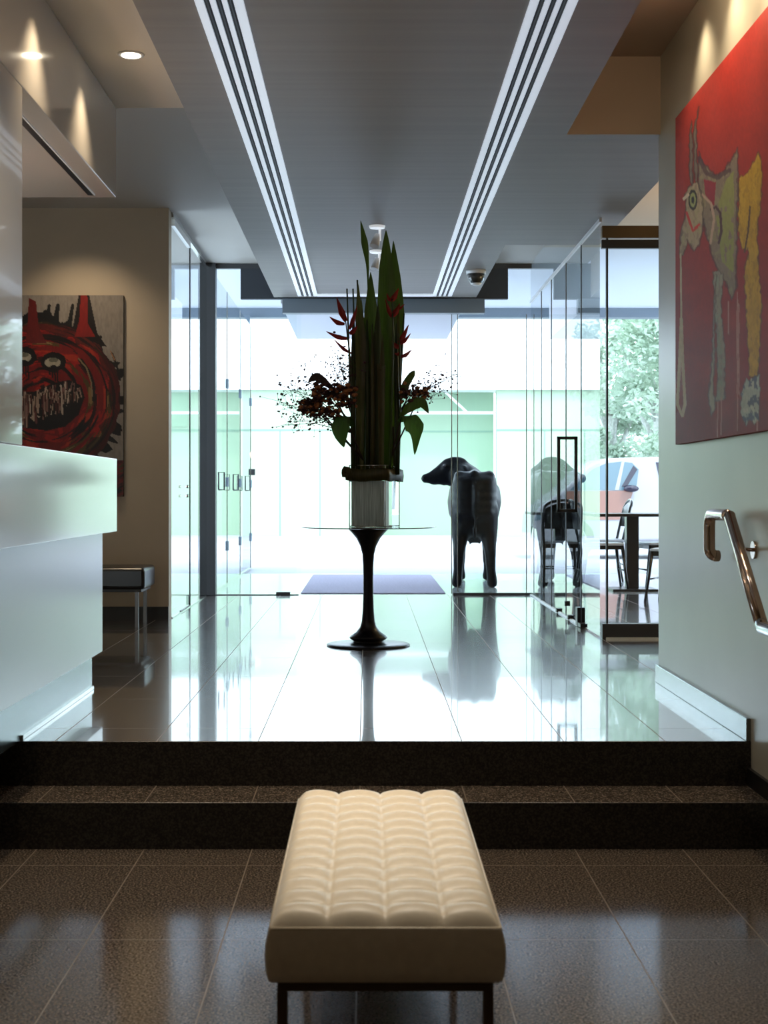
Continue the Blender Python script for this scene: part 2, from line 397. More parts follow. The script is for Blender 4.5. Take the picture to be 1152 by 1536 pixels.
# left side glass
w2 = MB().box(-1.515, -1.475, 11.02, YF - .08, 3.39, 3.43).box(-1.50, -1.48, 11.02, YF - .08, UP, UP + .008).build('window_2', M['steel'], kind=ST)
pane_x(-1.49, 11.02, 12.16, UP + .008, 3.39).build('pane', M['glass'], w2)
pane_x(-1.49, 12.17, YF - .08, UP + .008, 3.39).build('pane', M['glass'], w2)
MB().box(-1.495, -1.485, 12.158, 12.172, UP + .01, 3.39).build('pane_joint', M['dark'], w2)
MB().box(-1.505, -1.475, 11.1, 12.1, 3.34, 3.39).build('top_fitting', M['white_plastic'], w2)
MB().box(-1.498, -1.482, 11.55, 12.15, UP + .004, UP + .014).build('bottom_fitting', M['dark'], w2)
MB().tube([(-1.50, 12.10, UP + .02), (-1.50, 12.10, UP + .10)], .014, 10).build('floor_pivot', M['dark'], w2)
for z in (1.29 + .055, 1.29 - .02):
    MB().tube([(-1.47, 11.75, z), (-1.45, 11.75, z)], .014, 12).build('knob', M['steel'], w2)
# right side glass between lobby and cafe, one panel after another
XG = 1.525
w3 = MB().box(XG - .008, XG + .008, 9.47, YF, 3.065, 3.09).box(XG - .01, XG + .01, 10.4, YF, UP, UP + .012).build('window_3', M['white_plastic'], kind=ST)
js = [YF, 12.69, 12.0, 11.12, 10.33]
for a, b in zip(js[:-1], js[1:]):
    pane_x(XG, b + .006, a - .006, UP + .012, 3.06).build('pane', M['glass_r'], w3)
    MB().box(XG - .004, XG + .004, b - .005, b + .005, UP + .012, 3.06).build('pane_joint', M['headbox'], w3)
MB().add([(XG, 10.5, 3.09), (XG, YF, 3.09), (XG, YF, 3.43), (XG, 10.5, 3.43)], [(0, 1, 2, 3)]).build('transom_pane', M['glass_r'], w3)
pane_x(XG, 9.50, 10.32, UP + .012, 3.06).build('pane', M['glass_r'], w3)
MB().box(XG - .025, XG + .025, 10.20, 10.33, UP + .004, UP + .03).build('floor_shoe', M['dark'], w3)
MB().box(XG - .028, XG + .028, 10.33, 10.42, UP + .004, UP + .135).build('patch_fitting', M['dark'], w3, bevel=.003)
for y in (10.85, 11.5):
    MB().box(XG - .022, XG + .022, y, y + .07, UP + .005, UP + .035).build('clip', M['dark'], w3)
MB().tube([(XG - .02, 11.05, UP + .11), (XG + .02, 11.05, UP + .11)], .02, 12).build('knob', M['dark'], w3)
# pull handle through the glass
hy = 11.05; r_ = .011
z0, z1 = EYE - 26 * hy / F, EYE + 83 * hy / F
h = MB()
pts = [(XG - .066, hy, z0), (XG - .066, hy, z1), (XG + .066, hy, z1), (XG + .066, hy, z0)]
for a, b in zip(pts, pts[1:] + pts[:1]):
    lo = [min(a[i], b[i]) - .012 for i in range(3)]; hi = [max(a[i], b[i]) + .012 for i in range(3)]
    h.box(lo[0], hi[0], lo[1], hi[1], lo[2], hi[2])
h.build('pull_handle', M['dark'], w3, bevel=.003)
# cafe entrance glass facing the lens
w4 = MB().box(1.53, 2.6, 9.44, 9.50, 2.955, 3.035).build('window_4', M['bronze'], kind=ST, bevel=.003)
MB().box(1.53, 2.6, 9.45, 9.49, 2.89, 2.945).build('glass_channel', M['post'], w4)
MB().box(1.53, 2.6, 9.43, 9.51, UP, UP + .10).build('bottom_rail', M['post'], w4, bevel=.003)
MB().box(1.55, 2.6, 9.415, 9.43, UP, UP + .014).build('threshold_edge', M['steel'], w4)
pane_y(9.47, 1.565, 2.6, UP + .10, 2.95).build('pane', M['glass'], w4)
MB().box(1.56, 1.572, 9.455, 9.485, UP + .10, 2.955).build('edge_profile', M['dark'], w4)

# ------------------------------------------------------------------ outside the entrance
bx('paving', -9, 9, 13.62, 17.2, .2, UP - .004, M['paving'])
bx('pavement', -14, 16, 17.24, 21.0, .2, UP - .012, M['road'])
bx('drain', -9, 9, 17.2, 17.24, .2, UP - .02, M['post'])
bx('road', -30, 40, 21.0, 60.0, .1, UP - .05, M['road'])
bx('porch_beam', -7, 9, 18.6, 18.8, 3.55, 3.67, M['headbox'])
bx('canopy', -.82, .93, 13.72, 16.9, PZ, 3.5, M['lav'])
MB().box(-.63, .74, 13.72, 16.85, UP - .003, UP + .008).build('entrance_mat', M['mat_p'], bevel=.003, label='mauve entrance mat lying outside the open glass doors', cat='mat')
# folding glass screen left of the entrance
t = thing('glass_screen', 'hinged glass screen running from the grey post out to the street', 'glass screen', (-1.47, 16, UP))
ys = [13.66, 15.2, 16.75, 18.25]
for i in range(3):
    y0, y1 = ys[i] + .01, ys[i + 1] - .01
    p = pane_x(-1.47, y0, y1, UP + .02, 3.4).build('pane', M['glass'], t)
    MB().box(-1.475, -1.465, y1 - .004, y1 + .016, UP + .02, 3.4).build('hinge_stile', M['steel'], t)
    for z in (EYE + 1.15, EYE + .12, EYE - .55):
        MB().box(-1.485, -1.455, y1 - .03, y1 + .04, z - .05, z + .05).build('hinge', M['headbox'], t, bevel=.003)
    hb = MB(); yc, zc = y0 + .45, EYE + .12
    q = [(-1.45, yc, zc - .085), (-1.395, yc, zc - .085), (-1.395, yc, zc + .085), (-1.45, yc, zc + .085)]
    hb.tube(q[:1] + q[1:] + [q[0]], .008, 8)
    hb.build('pull_loop', M['post'], t)
MB().box(-1.485, -1.455, 13.66, 18.25, UP - .004, UP + .02).build('bottom_rail', M['steel'], t)
t = thing('street_post', 'blue grey square post at the street end of the glass screen', 'post', (-1.53, 18.45, UP))
MB().box(-1.585, -1.495, 18.4, 18.5, UP - .012, 3.55).build('shaft', M['headbox'], t, bevel=.005)
MB().box(-1.495, -1.43, 18.41, 18.49, 1.52, 1.60).build('lock_box', M['dark'], t, bevel=.005)
MB().box(-1.6, -1.48, 18.38, 18.52, UP - .012, UP + .01).build('base_plate', M['post'], t)

# green building across the street
YB = 34.0
t = thing('street_building', 'mint green rendered building across the street with white upper band', 'building', (0, YB, UP - .05))
gz, tz = UP - .05, EYE + 155 * YB / F
xa, xb, xc = (555 - 551) * YB / F, (745 - 551) * YB / F, 5.7
MB().box(-16, xa, YB, YB + .3, gz, tz).build('left_wall', M['mint'], t)
MB().box(xb, xc, YB, YB + .3, gz, tz).build('right_wall', M['mint'], t)
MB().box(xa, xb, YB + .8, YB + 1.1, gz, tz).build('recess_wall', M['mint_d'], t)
MB().box(-16, xc, YB - .15, YB + 1.2, tz, tz + 2.6).build('upper_band', M['white_w'], t)
zs = EYE + 95 * YB / F
for x0, x1, y in ((-16, xa, YB - .01), (xb, xc, YB - .01), (xa, xb, YB + .79)):
    MB().box(x0, x1, y, y + .02, zs - .02, zs + .02).build('wall_seam', M['seam'], t)
for px in (300, 420, 480, 800, 860):
    x = (px - 551) * YB / F
    MB().box(x - .012, x + .012, YB - .008, YB + .01, gz, zs).build('wall_joint', M['seam'], t)
MB().box(xa, xb, YB + .3, YB + .36, EYE + 120 * YB / F, EYE + 124 * YB / F).build('awning_bar', M['white_w'], t)
MB().tube([W(668, 588, YB + .3), W(700, 618, YB + .3)], .03, 8).build('awning_strut', M['white_w'], t)
MB().box(-4.62, -4.2, YB - .05, YB, EYE + 100 * YB / F, EYE + 150 * YB / F).build('window', M['mint_d'], t)

# trees behind the car
def tree(name, x, y, z0, hgt, rad, n, label, seed):
    r = random.Random(seed)
    t = thing(name, label, 'tree', (x, y, z0), 'street trees')
    tr = MB(); top = hgt * .55
    tr.tube([(x, y, z0), (x + .05, y, z0 + top * .5), (x - .03, y, z0 + top)], [.16, .13, .1], 10)
    for k in range(7):
        a = k * 2.4; h0 = top * (.6 + .4 * k / 7)
        tr.tube([(x, y, z0 + h0), (x + math.cos(a) * rad * .4, y + math.sin(a) * rad * .4, z0 + h0 + hgt * .16), (x + math.cos(a) * rad * .75, y + math.sin(a) * rad * .75, z0 + h0 + hgt * .36)], [.07, .045, .02], 6)
    tr.build('trunk', M['bark'], t)
    lf = MB()
    cl = []
    for k in range(46):
        a, u = r.random() * 2 * PI, r.random() ** .5
        cl.append((x + math.cos(a) * rad * u, y + math.sin(a) * rad * u, z0 + hgt * (.36 + .64 * r.random()), rad * (.2 + .2 * r.random())))
    for k in range(n):
        c = r.choice(cl); d = Vector((r.gauss(0, 1), r.gauss(0, 1), r.gauss(0, 1))).normalized() * c[3] * r.random() ** .4
        p = Vector(c[:3]) + d
        u = Vector((r.gauss(0, 1), r.gauss(0, 1), r.gauss(0, .6))).normalized(); w = u.cross(Vector((r.gauss(0, 1), r.gauss(0, 1), r.gauss(0, 1)))).normalized()
        s = .05 + .05 * r.random()
        lf.add([p - u * s, p + w * s * .45, p + u * s, p - w * s * .45], [(0, 1, 2, 3)], 0)
    lf.build('foliage', M['tree_leaf'], t)
tree('street_tree', 5.35, 26.5, UP - .05, 4.9, 1.15, 7000, 'pale leafy street tree standing behind the white car roof, nearer the right wall', 3)
tree('street_tree', 4.85, 28.8, UP - .05, 4.6, .8, 5000, 'pale leafy street tree seen through the side glass, left of the white car roof', 5)
tree('street_tree', 7.0, 31, UP - .05, 5.6, 1.6, 7000, 'pale leafy street tree far back, right of the other street trees', 8)

# white car
CX, CY, CZ = 2.50, 21.9, UP - .05
t = thing('parked_car', 'white short-nosed car parked across the street with salmon front door', 'car', (CX + 2, CY + .8, CZ))
def cp(u, z): return (CX + u, CZ + z)
prof = [cp(.0, .35), cp(.02, .66), cp(.10, .78), cp(.36, .98), cp(.48, 1.06), cp(.86, 1.42), cp(1.12, 1.53), cp(2.4, 1.57), cp(3.3, 1.5), cp(3.62, 1.1), cp(3.7, .6), cp(3.66, .28), cp(.1, .25)]
MB().prism(prof, 'y', CY, CY + 1.6).build('body', M['car_w'], t, bevel=.05)
ys_ = CY - .004
def plate(pts, m, nm, dy=0.): return MB().prism([cp(*p) for p in pts], 'y', ys_ - .006 - dy, ys_).build(nm, m, t)
plate([(.56, 1.05), (.90, 1.36), (1.10, 1.45), (1.34, 1.48), (1.50, 1.46), (1.60, 1.36), (1.56, 1.05)], M['car_g'], 'front_window')
plate([(1.24, 1.05), (1.34, 1.475), (1.385, 1.475), (1.30, 1.05)], M['car_w'], 'window_divider', .003)
plate([(1.34, 1.10), (1.52, 1.42), (1.58, 1.36), (1.42, 1.10)], M['car_gd'], 'quarter_panel', .004)
plate([(1.86, 1.47), (1.96, 1.02), (2.9, 1.02), (2.8, 1.46)], M['car_gd'], 'rear_window')
plate([(.50, .60), (.50, 1.03), (1.52, 1.04), (1.46, .86), (1.38, .60)], M['car_s'], 'front_door', .003)
plate([(.16, .58), (.2, .74), (.40, .92), (.48, .98), (.48, .58)], M['car_w'], 'wing_panel', .001)
MB().blob((CX + 1.47, CY - .10, CZ + 1.07), (.12, .07, .055), 2).build('wing_mirror', M['car_gd'], t)
for u in (.62, 2.95):
    wc = (CX + u, CY + .02, CZ + .31)
    MB().tube([(wc[0], wc[1] - .05, wc[2]), (wc[0], wc[1] + .15, wc[2])], .31, 32).build('tyre', M['tyre'], t, bevel=.02)
    MB().tube([(wc[0], wc[1] - .06, wc[2]), (wc[0], wc[1], wc[2])], .19, 20).build('hub_cap', M['hub'], t)
plate([(.02, .58), (.06, .70), (.3, .76), (.28, .64)], M['car_g'], 'headlamp')

# cafe table and chairs on the terrace
TX, TY = 2.60, 14.25
t = thing('cafe_table', 'dark square cafe table on the terrace beyond the entrance glass', 'table', (TX, TY, UP - .004))
MB().box(TX - .42, TX + .42, TY - .38, TY + .38, 1.066, 1.094).build('tabletop', M['chair'], t, bevel=.004)
MB().box(TX - .06, TX + .06, TY - .06, TY + .06, UP + .02, 1.066).build('pedestal', M['chair'], t, bevel=.004)
MB().box(TX - .22, TX + .22, TY - .22, TY + .22, UP - .004, UP + .02).build('base_plate', M['chair'], t, bevel=.004)
def make_chair(label):
    t = thing('cafe_chair', label, 'chair', (0, 0, 0), 'black cafe chairs')
    st = MB()
    outl = [(-.20, -.20), (.20, -.20), (.215, 0), (.20, .19), (0, .215), (-.20, .19), (-.215, 0)]
    st.prism(outl, 'z', .445, .468); st.build('seat', M['seat_w'], t, bevel=.008)
    MB().box(-.185, .185, -.185, .185, .405, .445).build('seat_frame', M['chair'], t, bevel=.006)
    for sx in (-1, 1):
        MB().tube([(sx * .175, .175, .445), (sx * .19, .20, .22), (sx * .205, .23, 0)], [.017, .015, .011], 10).build('leg', M['chair'], t)
        MB().tube([(sx * .175, -.185, .44), (sx * .18, -.21, .22), (sx * .19, -.26, 0)], [.017, .015, .012], 10).build('leg', M['chair'], t)
    fr = MB()
    p = [(-.18, -.19, .45), (-.195, -.235, .65), (-.185, -.27, .80)] + [(.19 * math.cos(a), -.275 - .03 * math.sin(a), .80 + .085 * math.sin(a)) for a in [PI - PI * i / 10 for i in range(1, 10)]] + [(.185, -.27, .80), (.195, -.235, .65), (.18, -.19, .45)]
    fr.tube(p, .014, 10); fr.build('back_frame', M['chair'], t)
    bk = MB(); vs = []; n = 8
    for i in range(n + 1):
        x = -.18 + .36 * i / n; yb = -.24 - .035 * math.cos(x / .18 * PI / 2)
        vs += [(x, yb, .60), (x, yb - .03, .80 + .06 * math.cos(x / .18 * PI / 2))]
    bk.add(vs, [(2 * i, 2 * i + 2, 2 * i + 3, 2 * i + 1) for i in range(n)], 0, True); bk.build('backrest', M['chair'], t, solid=.012)
    MB().tube([(-.19, .205, .2), (.19, .205, .2)], .008, 8).build('stretcher', M['chair'], t)
    MB().tube([(-.185, -.215, .2), (.185, -.215, .2)], .008, 8).build('stretcher', M['chair'], t)
    return t
c0 = make_chair('black cafe chair left of the cafe table, with a pale seat')
c0.location = (2.31, 14.3, UP - .004); c0.rotation_euler.z = -PI / 2
dup(c0, (2.93, 14.45, UP - .004), PI / 2 + .15, 'black cafe chair right of the cafe table, facing it')
dup(c0, (2.72, 12.7, UP), PI / 2 - .5, 'black cafe chair nearest the right wall, in front of the cafe table')

TX, TY = 2.04, 15.35
t = thing('cafe_table', 'dark square cafe table seen through the side glass, left of the other cafe table', 'table', (TX, TY, UP - .004))
MB().box(TX - .33, TX + .33, TY - .36, TY + .36, 1.066, 1.094).build('tabletop', M['chair'], t, bevel=.004)
MB().box(TX - .06, TX + .06, TY - .06, TY + .06, UP + .02, 1.066).build('pedestal', M['chair'], t, bevel=.004)
MB().box(TX - .2, TX + .2, TY - .2, TY + .2, UP - .004, UP + .02).build('base_plate', M['chair'], t, bevel=.004)
dup(c0, (1.95, 14.72, UP - .004), 0, 'black cafe chair with its back to the lobby, seen through the side glass')
dup(c0, (2.50, 15.45, UP - .004), PI / 2, 'black cafe chair between the two cafe tables, facing left')

# ------------------------------------------------------------------ black bench at the back wall
t = thing('wall_bench', 'low black leather bench on slim metal legs against the back wall', 'bench', (-2.0, 10.5, UP))
MB().box(-2.45, -1.57, 10.22, 10.72, UP + .27, UP + .425).build('seat', M['black_leather'], t, bevel=.025)
MB().box(-2.43, -1.60, 10.25, 10.69, UP + .25, UP + .27).build('frame', M['dark'], t)
for x in (-1.635, -2.40):
    for y in (10.28, 10.66):
        MB().box(x - .012, x + .012, y - .012, y + .012, UP, UP + .25).build('leg', M['dull_steel'], t)

# ------------------------------------------------------------------ cream bench in front
BX, BW, B0, B1, BT = .037, .478, 2.965, 4.225, .43
t = thing('leather_bench', 'cream leather bench with stitched squares, standing below the steps', 'bench', (BX, (B0 + B1) / 2, 0))
def cushion():
    nu, nv = 72, 182; b = MB(); hw = BW / 2; L = B1 - B0
    def prof(u, v):
        x = u * BW; y = v * L
        cu = u * 4; cv = v * 13
        fu, fv = cu % 1, cv % 1
        bu = abs(math.sin(PI * cu)) ** .45; bv = abs(math.sin(PI * cv)) ** .5
        edge = min(x, BW - x, y, L - y)
        k = 1 - max(0, 1 - edge / .03) ** 2
        return .018 * bu * bv * min(1, edge / .05) ** .6 - .022 * (1 - k)
    vs = []
    for j in range(nv + 1):
        for i in range(nu + 1):
            u, v = i / nu, j / nv
            x = BX - hw + u * BW; y = B0 + v * L
            vs.append((x, y, BT - .012 + prof(u, v)))
    b.add(vs, [(j * (nu + 1) + i, j * (nu + 1) + i + 1, (j + 1) * (nu + 1) + i + 1, (j + 1) * (nu + 1) + i) for j in range(nv) for i in range(nu)], 0, True)
    # sides: bulging slightly then tucked in at the bottom
    ring = [(i, 0) for i in range(nu)] + [(nu, j) for j in range(nv)] + [(nu - i, nv) for i in range(nu)] + [(0, nv - j) for j in range(nv)]
    lev = [(0, 0), (.004, -.012), (.008, -.03), (.009, -.055), (.007, -.085), (.001, -.102), (-.008, -.108)]
    base = len(b.v); k = len(ring); cx, cy = BX, (B0 + B1) / 2
    vv = []
    for off, dz in lev:
        for (i, j) in ring:
            x, y, z = vs[j * (nu + 1) + i]
            nx = -1 if i == 0 else (1 if i == nu else 0); ny = -1 if j == 0 else (1 if j == nv else 0)
            ln = math.hypot(nx, ny) or 1
            zz = z if dz == 0 else BT - .036 + dz
            vv.append((x + nx / ln * off, y + ny / ln * off, zz if dz else z))
    fs = []
    for l in range(len(lev) - 1):
        for q in range(k):
            fs.append((l * k + (q + 1) % k, l * k + q, (l + 1) * k + q, (l + 1) * k + (q + 1) % k))
    fs.append(tuple((len(lev) - 1) * k + q for q in range(k)))
    b.add(vv, fs, 0, True)
    o = b.build('cushion', M['leather'], t)
    pp = [(BX - hw + .003, B0 + .003), (BX + hw - .003, B0 + .003), (BX + hw - .003, B1 - .003), (BX - hw + .003, B1 - .003), (BX - hw + .003, B0 + .003)]
    e = MB(); e.tube([(x, y, BT - .033) for x, y in pp], .0042, 8); e.build('piping', M['leather'], o)
cushion()
zf = BT - .146
fr = MB()
fr.box(BX - .222, BX + .222, B0 + .014, B0 + .034, zf - .018, zf).box(BX - .222, BX + .222, B1 - .034, B1 - .014, zf - .018, zf)
fr.box(BX - .222, BX - .202, B0 + .034, B1 - .034, zf - .018, zf).box(BX + .202, BX + .222, B0 + .034, B1 - .034, zf - .018, zf)
fr.build('frame', M['brass'], t)
for x in (BX - .212, BX + .212):
    for y in (B0 + .024, B1 - .024):
        MB().box(x - .011, x + .011, y - .011, y + .011, 0, zf - .018).build('leg', M['brass'], t, bevel=.002)

# ------------------------------------------------------------------ handrail on the right wall
t = thing('handrail', 'polished metal handrail fixed to the right wall beside the steps', 'handrail', (1.40, 5.5, .9))
hx = 1.395
pA = Vector((hx, 5.585, EYE - .085)); pB = Vector((hx, 5.12, EYE - .47))
rl = MB()
rl.tube([pA, pB], .023, 20); rl.build('sloping_rail', M['rail_steel'], t)
MB().tube([pB + Vector((0, .012, .01)), pB + Vector((0, -.012, -.006)), (hx, 4.9, EYE - .475), (hx, 3.9, EYE - .475)], .0235, 20).build('lower_rail', M['steel'], t)
zt = EYE - .085
ret = [pA + Vector((0, -.008, -.004)), Vector((hx, 5.62, zt)), Vector((hx, 5.86, zt))] + arc((hx, 5.86, zt - .05), .05, PI / 2, 0, 8, (0, 1, 0), (0, 0, 1)) + [Vector((hx, 5.91, zt - .10))] + arc((hx + .03, 5.91, zt - .14), .03, PI, 3 * PI / 2, 8, (1, 0, 0), (0, 0, 1)) + [Vector((hx + .036, 5.905, zt - .17))]
MB().tube(ret, .0235, 20).build('return_end', M['rail_steel'], t)
for (y, z) in ((5.50, EYE - .155), (4.3, EYE - .475)):
    br = MB().tube([(hx, y, z - .02), (hx + .004, y, z - .055), (1.47, y, z - .06)], .008, 10).build('bracket', M['rail_steel'], t)
    MB().tube([(1.462, y, z - .06), (1.4705, y, z - .06)], .034, 24).build('rosette', M['rail_steel'], br)

# ------------------------------------------------------------------ pedestal table
PX, PY = .006, 9.05
TZ = 1.082
t = thing('pedestal_table', 'round thin-topped black pedestal table with trumpet foot in the middle of the lobby', 'table', (PX, PY, UP))
k = .004165
prof = [(62 * k, 0), (62.5 * k, .007), (60 * k, .013), (44 * k, .016), (26 * k, .020), (22 * k, .028), (27 * k, .042), (28.5 * k, .05), (26 * k, .062), (18 * k, .085), (12.5 * k, .115), (10 * k, .15), (8.4 * k, .22), (7.6 * k, .32), (7.4 * k, .42), (7.8 * k, .50), (9 * k, .57), (12 * k, .62), (18 * k, .67), (25 * k, .705), (31 * k, TZ - UP - .012), (31 * k, TZ - UP - .010)]
MB().lathe(prof, (PX, PY, UP), 56).build('pedestal', M['black_gloss'], t)
MB().lathe([(.30, TZ - UP - .010), (.405, TZ - UP - .008), (.424, TZ - UP - .003), (.424, TZ - UP - .001), (.42, TZ - UP)], (PX, PY, UP), 72).build('tabletop', M['top_edge'], t)

# ------------------------------------------------------------------ vase and flowers
VX, VY, VS, VA = .045, 9.05, .239, math.radians(-22.5)
vz0 = TZ + .0005; VH = .38
def vrect(s, z):
    c, si = math.cos(VA), math.sin(VA)
    return [(VX + x * c - y * si, VY + x * si + y * c, z) for x, y in ((-s, -s), (s, -s), (s, s), (-s, s))]
t = thing('glass_vase', 'tall square clear glass vase standing on the pedestal table', 'vase', (VX, VY, vz0))
a, b_ = vrect(VS / 2, vz0), vrect(VS / 2, vz0 + VH)
MB().add(a + b_, [(0, 1, 5, 4), (1, 2, 6, 5), (2, 3, 7, 6), (3, 0, 4, 7), (3, 2, 1, 0)]).build('glass_body', M['glass'], t)
ed = MB()
for p, q in zip(a, b_): ed.tube([p, q], .003, 6)
for z in (vz0 + .004, vz0 + VH):
    r4 = vrect(VS / 2, z); ed.tube(r4 + [r4[0]], .003, 6)
ed.build('glass_edge', M['steel'], t)
a, b_ = vrect(VS / 2 - .010, vz0 + .004), vrect(VS / 2 - .010, vz0 + .285)
c, si = math.cos(VA), math.sin(VA)
def loc(x, y, z): return (VX + x * c - y * si, VY + x * si + y * c, z)
wq = [(-.109, -.112), (.108, -.112), (.108, -.03), (-.109, -.03)]
MB().add([loc(x, y, vz0 + .004) for x, y in wq] + [loc(x, y, vz0 + .285) for x, y in wq], [(0, 1, 5, 4), (1, 2, 6, 5), (2, 3, 7, 6), (3, 0, 4, 7), (3, 2, 1, 0), (4, 5, 6, 7)]).build('water', M['water'], t)

def P(px, py, dy=0.): return W(px, py, 9.05 + dy) 
def ribbon(mb, pts, widths, fold=.25, m=0, across=(1, 0, 0), n=26):
    pts = [Vector(p) for p in pts]
    # resample (Catmull-Rom)
    K = len(pts); out = []; ws = []
    for i in range(n + 1):
        u = i / n * (K - 1); j = min(int(u), K - 2); f = u - j
        p0, p1, p2, p3 = pts[max(j - 1, 0)], pts[j], pts[j + 1], pts[min(j + 2, K - 1)]
        out.append(.5 * ((2 * p1) + (p2 - p0) * f + (2 * p0 - 5 * p1 + 4 * p2 - p3) * f * f + (3 * p1 - p0 - 3 * p2 + p3) * f ** 3))
        ws.append(widths[j] * (1 - f) + widths[j + 1] * f)
    A = Vector(across); vs = []
    for i, p in enumerate(out):
        tt = (out[min(i + 1, n)] - out[max(i - 1, 0)]).normalized()
        s = (A - tt * A.dot(tt)).normalized(); nn = s.cross(tt)
        w = ws[i] / 2
        vs += [p - s * w + nn * w * fold, p - s * w * .5 + nn * w * fold * .3, p, p + s * w * .5 + nn * w * fold * .3, p + s * w + nn * w * fold]
    mb.add(vs, [(5 * i + q, 5 * i + q + 1, 5 * i + q + 6, 5 * i + q + 5) for i in range(n) for q in range(4)], m, True)
    return mb
# tall blades: (base px, mid px, tip px, tip y, max width px, depth, material, label)
BL = [
    (553, 557, 556, 408, 24, -.02, 'leaf', 'broad dark green upright leaf in the middle of the vase'),
    (575, 580, 579, 345, 27, .00, 'leaf', 'tallest broad upright leaf, right of the vase centre'),
    (588, 595, 590, 361, 22, .03, 'leaf', 'second tallest broad upright leaf with bent tip at the right'),
    (540, 541, 537, 424, 15, -.05, 'leaf_b', 'olive brown upright leaf left of the middle leaf'),
    (545, 545, 542, 447, 14, .04, 'leaf_b', 'short olive upright leaf between the left leaves'),
    (533, 534, 536, 470, 12, .02, 'leaf', 'narrow upright leaf at the left edge of the bundle'),
    (565, 566, 567, 455, 18, -.06, 'leaf', 'front upright leaf in the bundle centre, shorter than its neighbours'),
    (572, 572, 574, 500, 12, -.08, 'leaf_b', 'narrow olive leaf running up the front of the bundle'),
    (594, 596, 598, 452, 10, -.03, 'leaf_b', 'narrow olive leaf at the right edge of the bundle'),
]
for bp, mp, tp, ty, wd, dy, mm, lb in BL:
    w = wd * k
    zb = 716 if bp > 575 else 712
    pts = [P(bp, zb, dy * .5), P((bp + mp) / 2, 610, dy), P(mp, (ty + 640) / 2 - 20, dy), P((mp + tp) / 2, ty + 55, dy), P(tp, ty, dy)]
    mb = ribbon(MB(), pts, [w * .6, w * .8, w * 1.08, w * .8, w * .02], .3 if dy < .03 else -.3)
    mb.build('tall_leaf', M[mm], label=lb, cat='leaf', group='tall upright leaves in the vase')
# the thin stemmed leaf
mb = ribbon(MB(), [P(557, 712, .06), P(556, 600, .06), P(554, 480, .06), P(552, 420, .05), P(551, 395, .05), P(547, 365, .05), P(541, 331, .05)], [.012, .012, .012, .011, .02, .046, .002], .3)
mb.build('tall_leaf', M['leaf'], label='separate pointed leaf on a thin stem, rising highest left of the spotlight', cat='leaf', group='tall upright leaves in the vase')
# bare stems
for px, ty, dy, lb in ((520.5, 433, -.03, 'bare cut stem left of the bundle, outermost'), (529.5, 433, 0, 'bare cut stem left of the bundle, inner one'), (536, 420, .05, 'thin pointed stem beside the olive leaf'), (606, 470, .02, 'thin bare stem at the right of the bundle')):
    mb = MB().tube([P(531 if px < 560 else 596, 714, dy), P(px + 4 if px < 560 else px - 5, 560, dy), P(px, ty, dy)], [.007, .006, .005], 8)
    mb.build('bare_stem', M['stemg'], label=lb, cat='stem', group='bare stems in the vase')
MB().tube([P(590, 764, .0), P(592, 700, .0), P(590, 640, 0)], .009, 10).build('thick_stem', M['twig'], label='thick dark stem reaching down inside the clear right side of the vase', cat='stem')
# vertical stalks filling the bundle inside the vase
q = 0
for px, m_, lb in ((530, 'leaf', 'dark'), (537, 'leaf', 'green'), (544, 'leaf_b', 'olive'), (551, 'leaf', 'green'), (558, 'leaf_b', 'olive'), (565, 'leaf', 'dark'), (571, 'leaf_b', 'olive'), (596, 'leaf', 'dark')):
    dy = (-.07, -.02, .03, -.05)[q % 4]; q += 1
    x1 = px + random.uniform(-2, 2)
    MB().tube([P(px, 712, dy), P(px + random.uniform(-1, 1), 630, dy), P(x1, 545 + random.uniform(-25, 15), dy), P(x1, 480 + random.uniform(-10, 30), dy)], [.015, .016, .014, .003], 9).build('leaf_stalk', M[m_], label='upright leaf stalk crowded inside the glass vase', cat='stalk', group='leaf stalks packed in the vase')
# the leaf tied round the vase
t = MB()
rr = vrect(VS / 2 + .014, 0)
pts = [Vector((p[0], p[1], 1.29 - (712 - 740) * k)) for p in (rr[3], rr[0], rr[1], rr[2], rr[3])]
pl = []
for a_, b2 in zip(pts[:-1], pts[1:]):
    for i in range(6): pl.append(a_.lerp(b2, i / 6))
vs = []
for i, p in enumerate(pl):
    wob = .006 * math.sin(i * 1.3); d = (p - Vector((VX, VY, p.z))).normalized() * (.006 + .004 * math.sin(i * 2.1))
    vs += [p + d + Vector((0, 0, -.04 + wob)), p + d * 1.8 + Vector((0, 0, wob)), p + d + Vector((0, 0, .036 + wob))]
n = len(pl)
t.add(vs, [(3 * i + j, 3 * ((i + 1) % n) + j, 3 * ((i + 1) % n) + j + 1, 3 * i + j + 1) for i in range(n) for j in (0, 1)], 0, True)
ribbon(t, [P(523, 712, -.16), P(519, 705, -.17), P(517, 716, -.17)], [.05, .055, .03], .3, across=(0, 0, 1), n=8)
t.build('leaf_wrap', M['leaf_b'], label='folded dark leaf tied as a band around the glass vase', cat='leaf band', solid=.004)

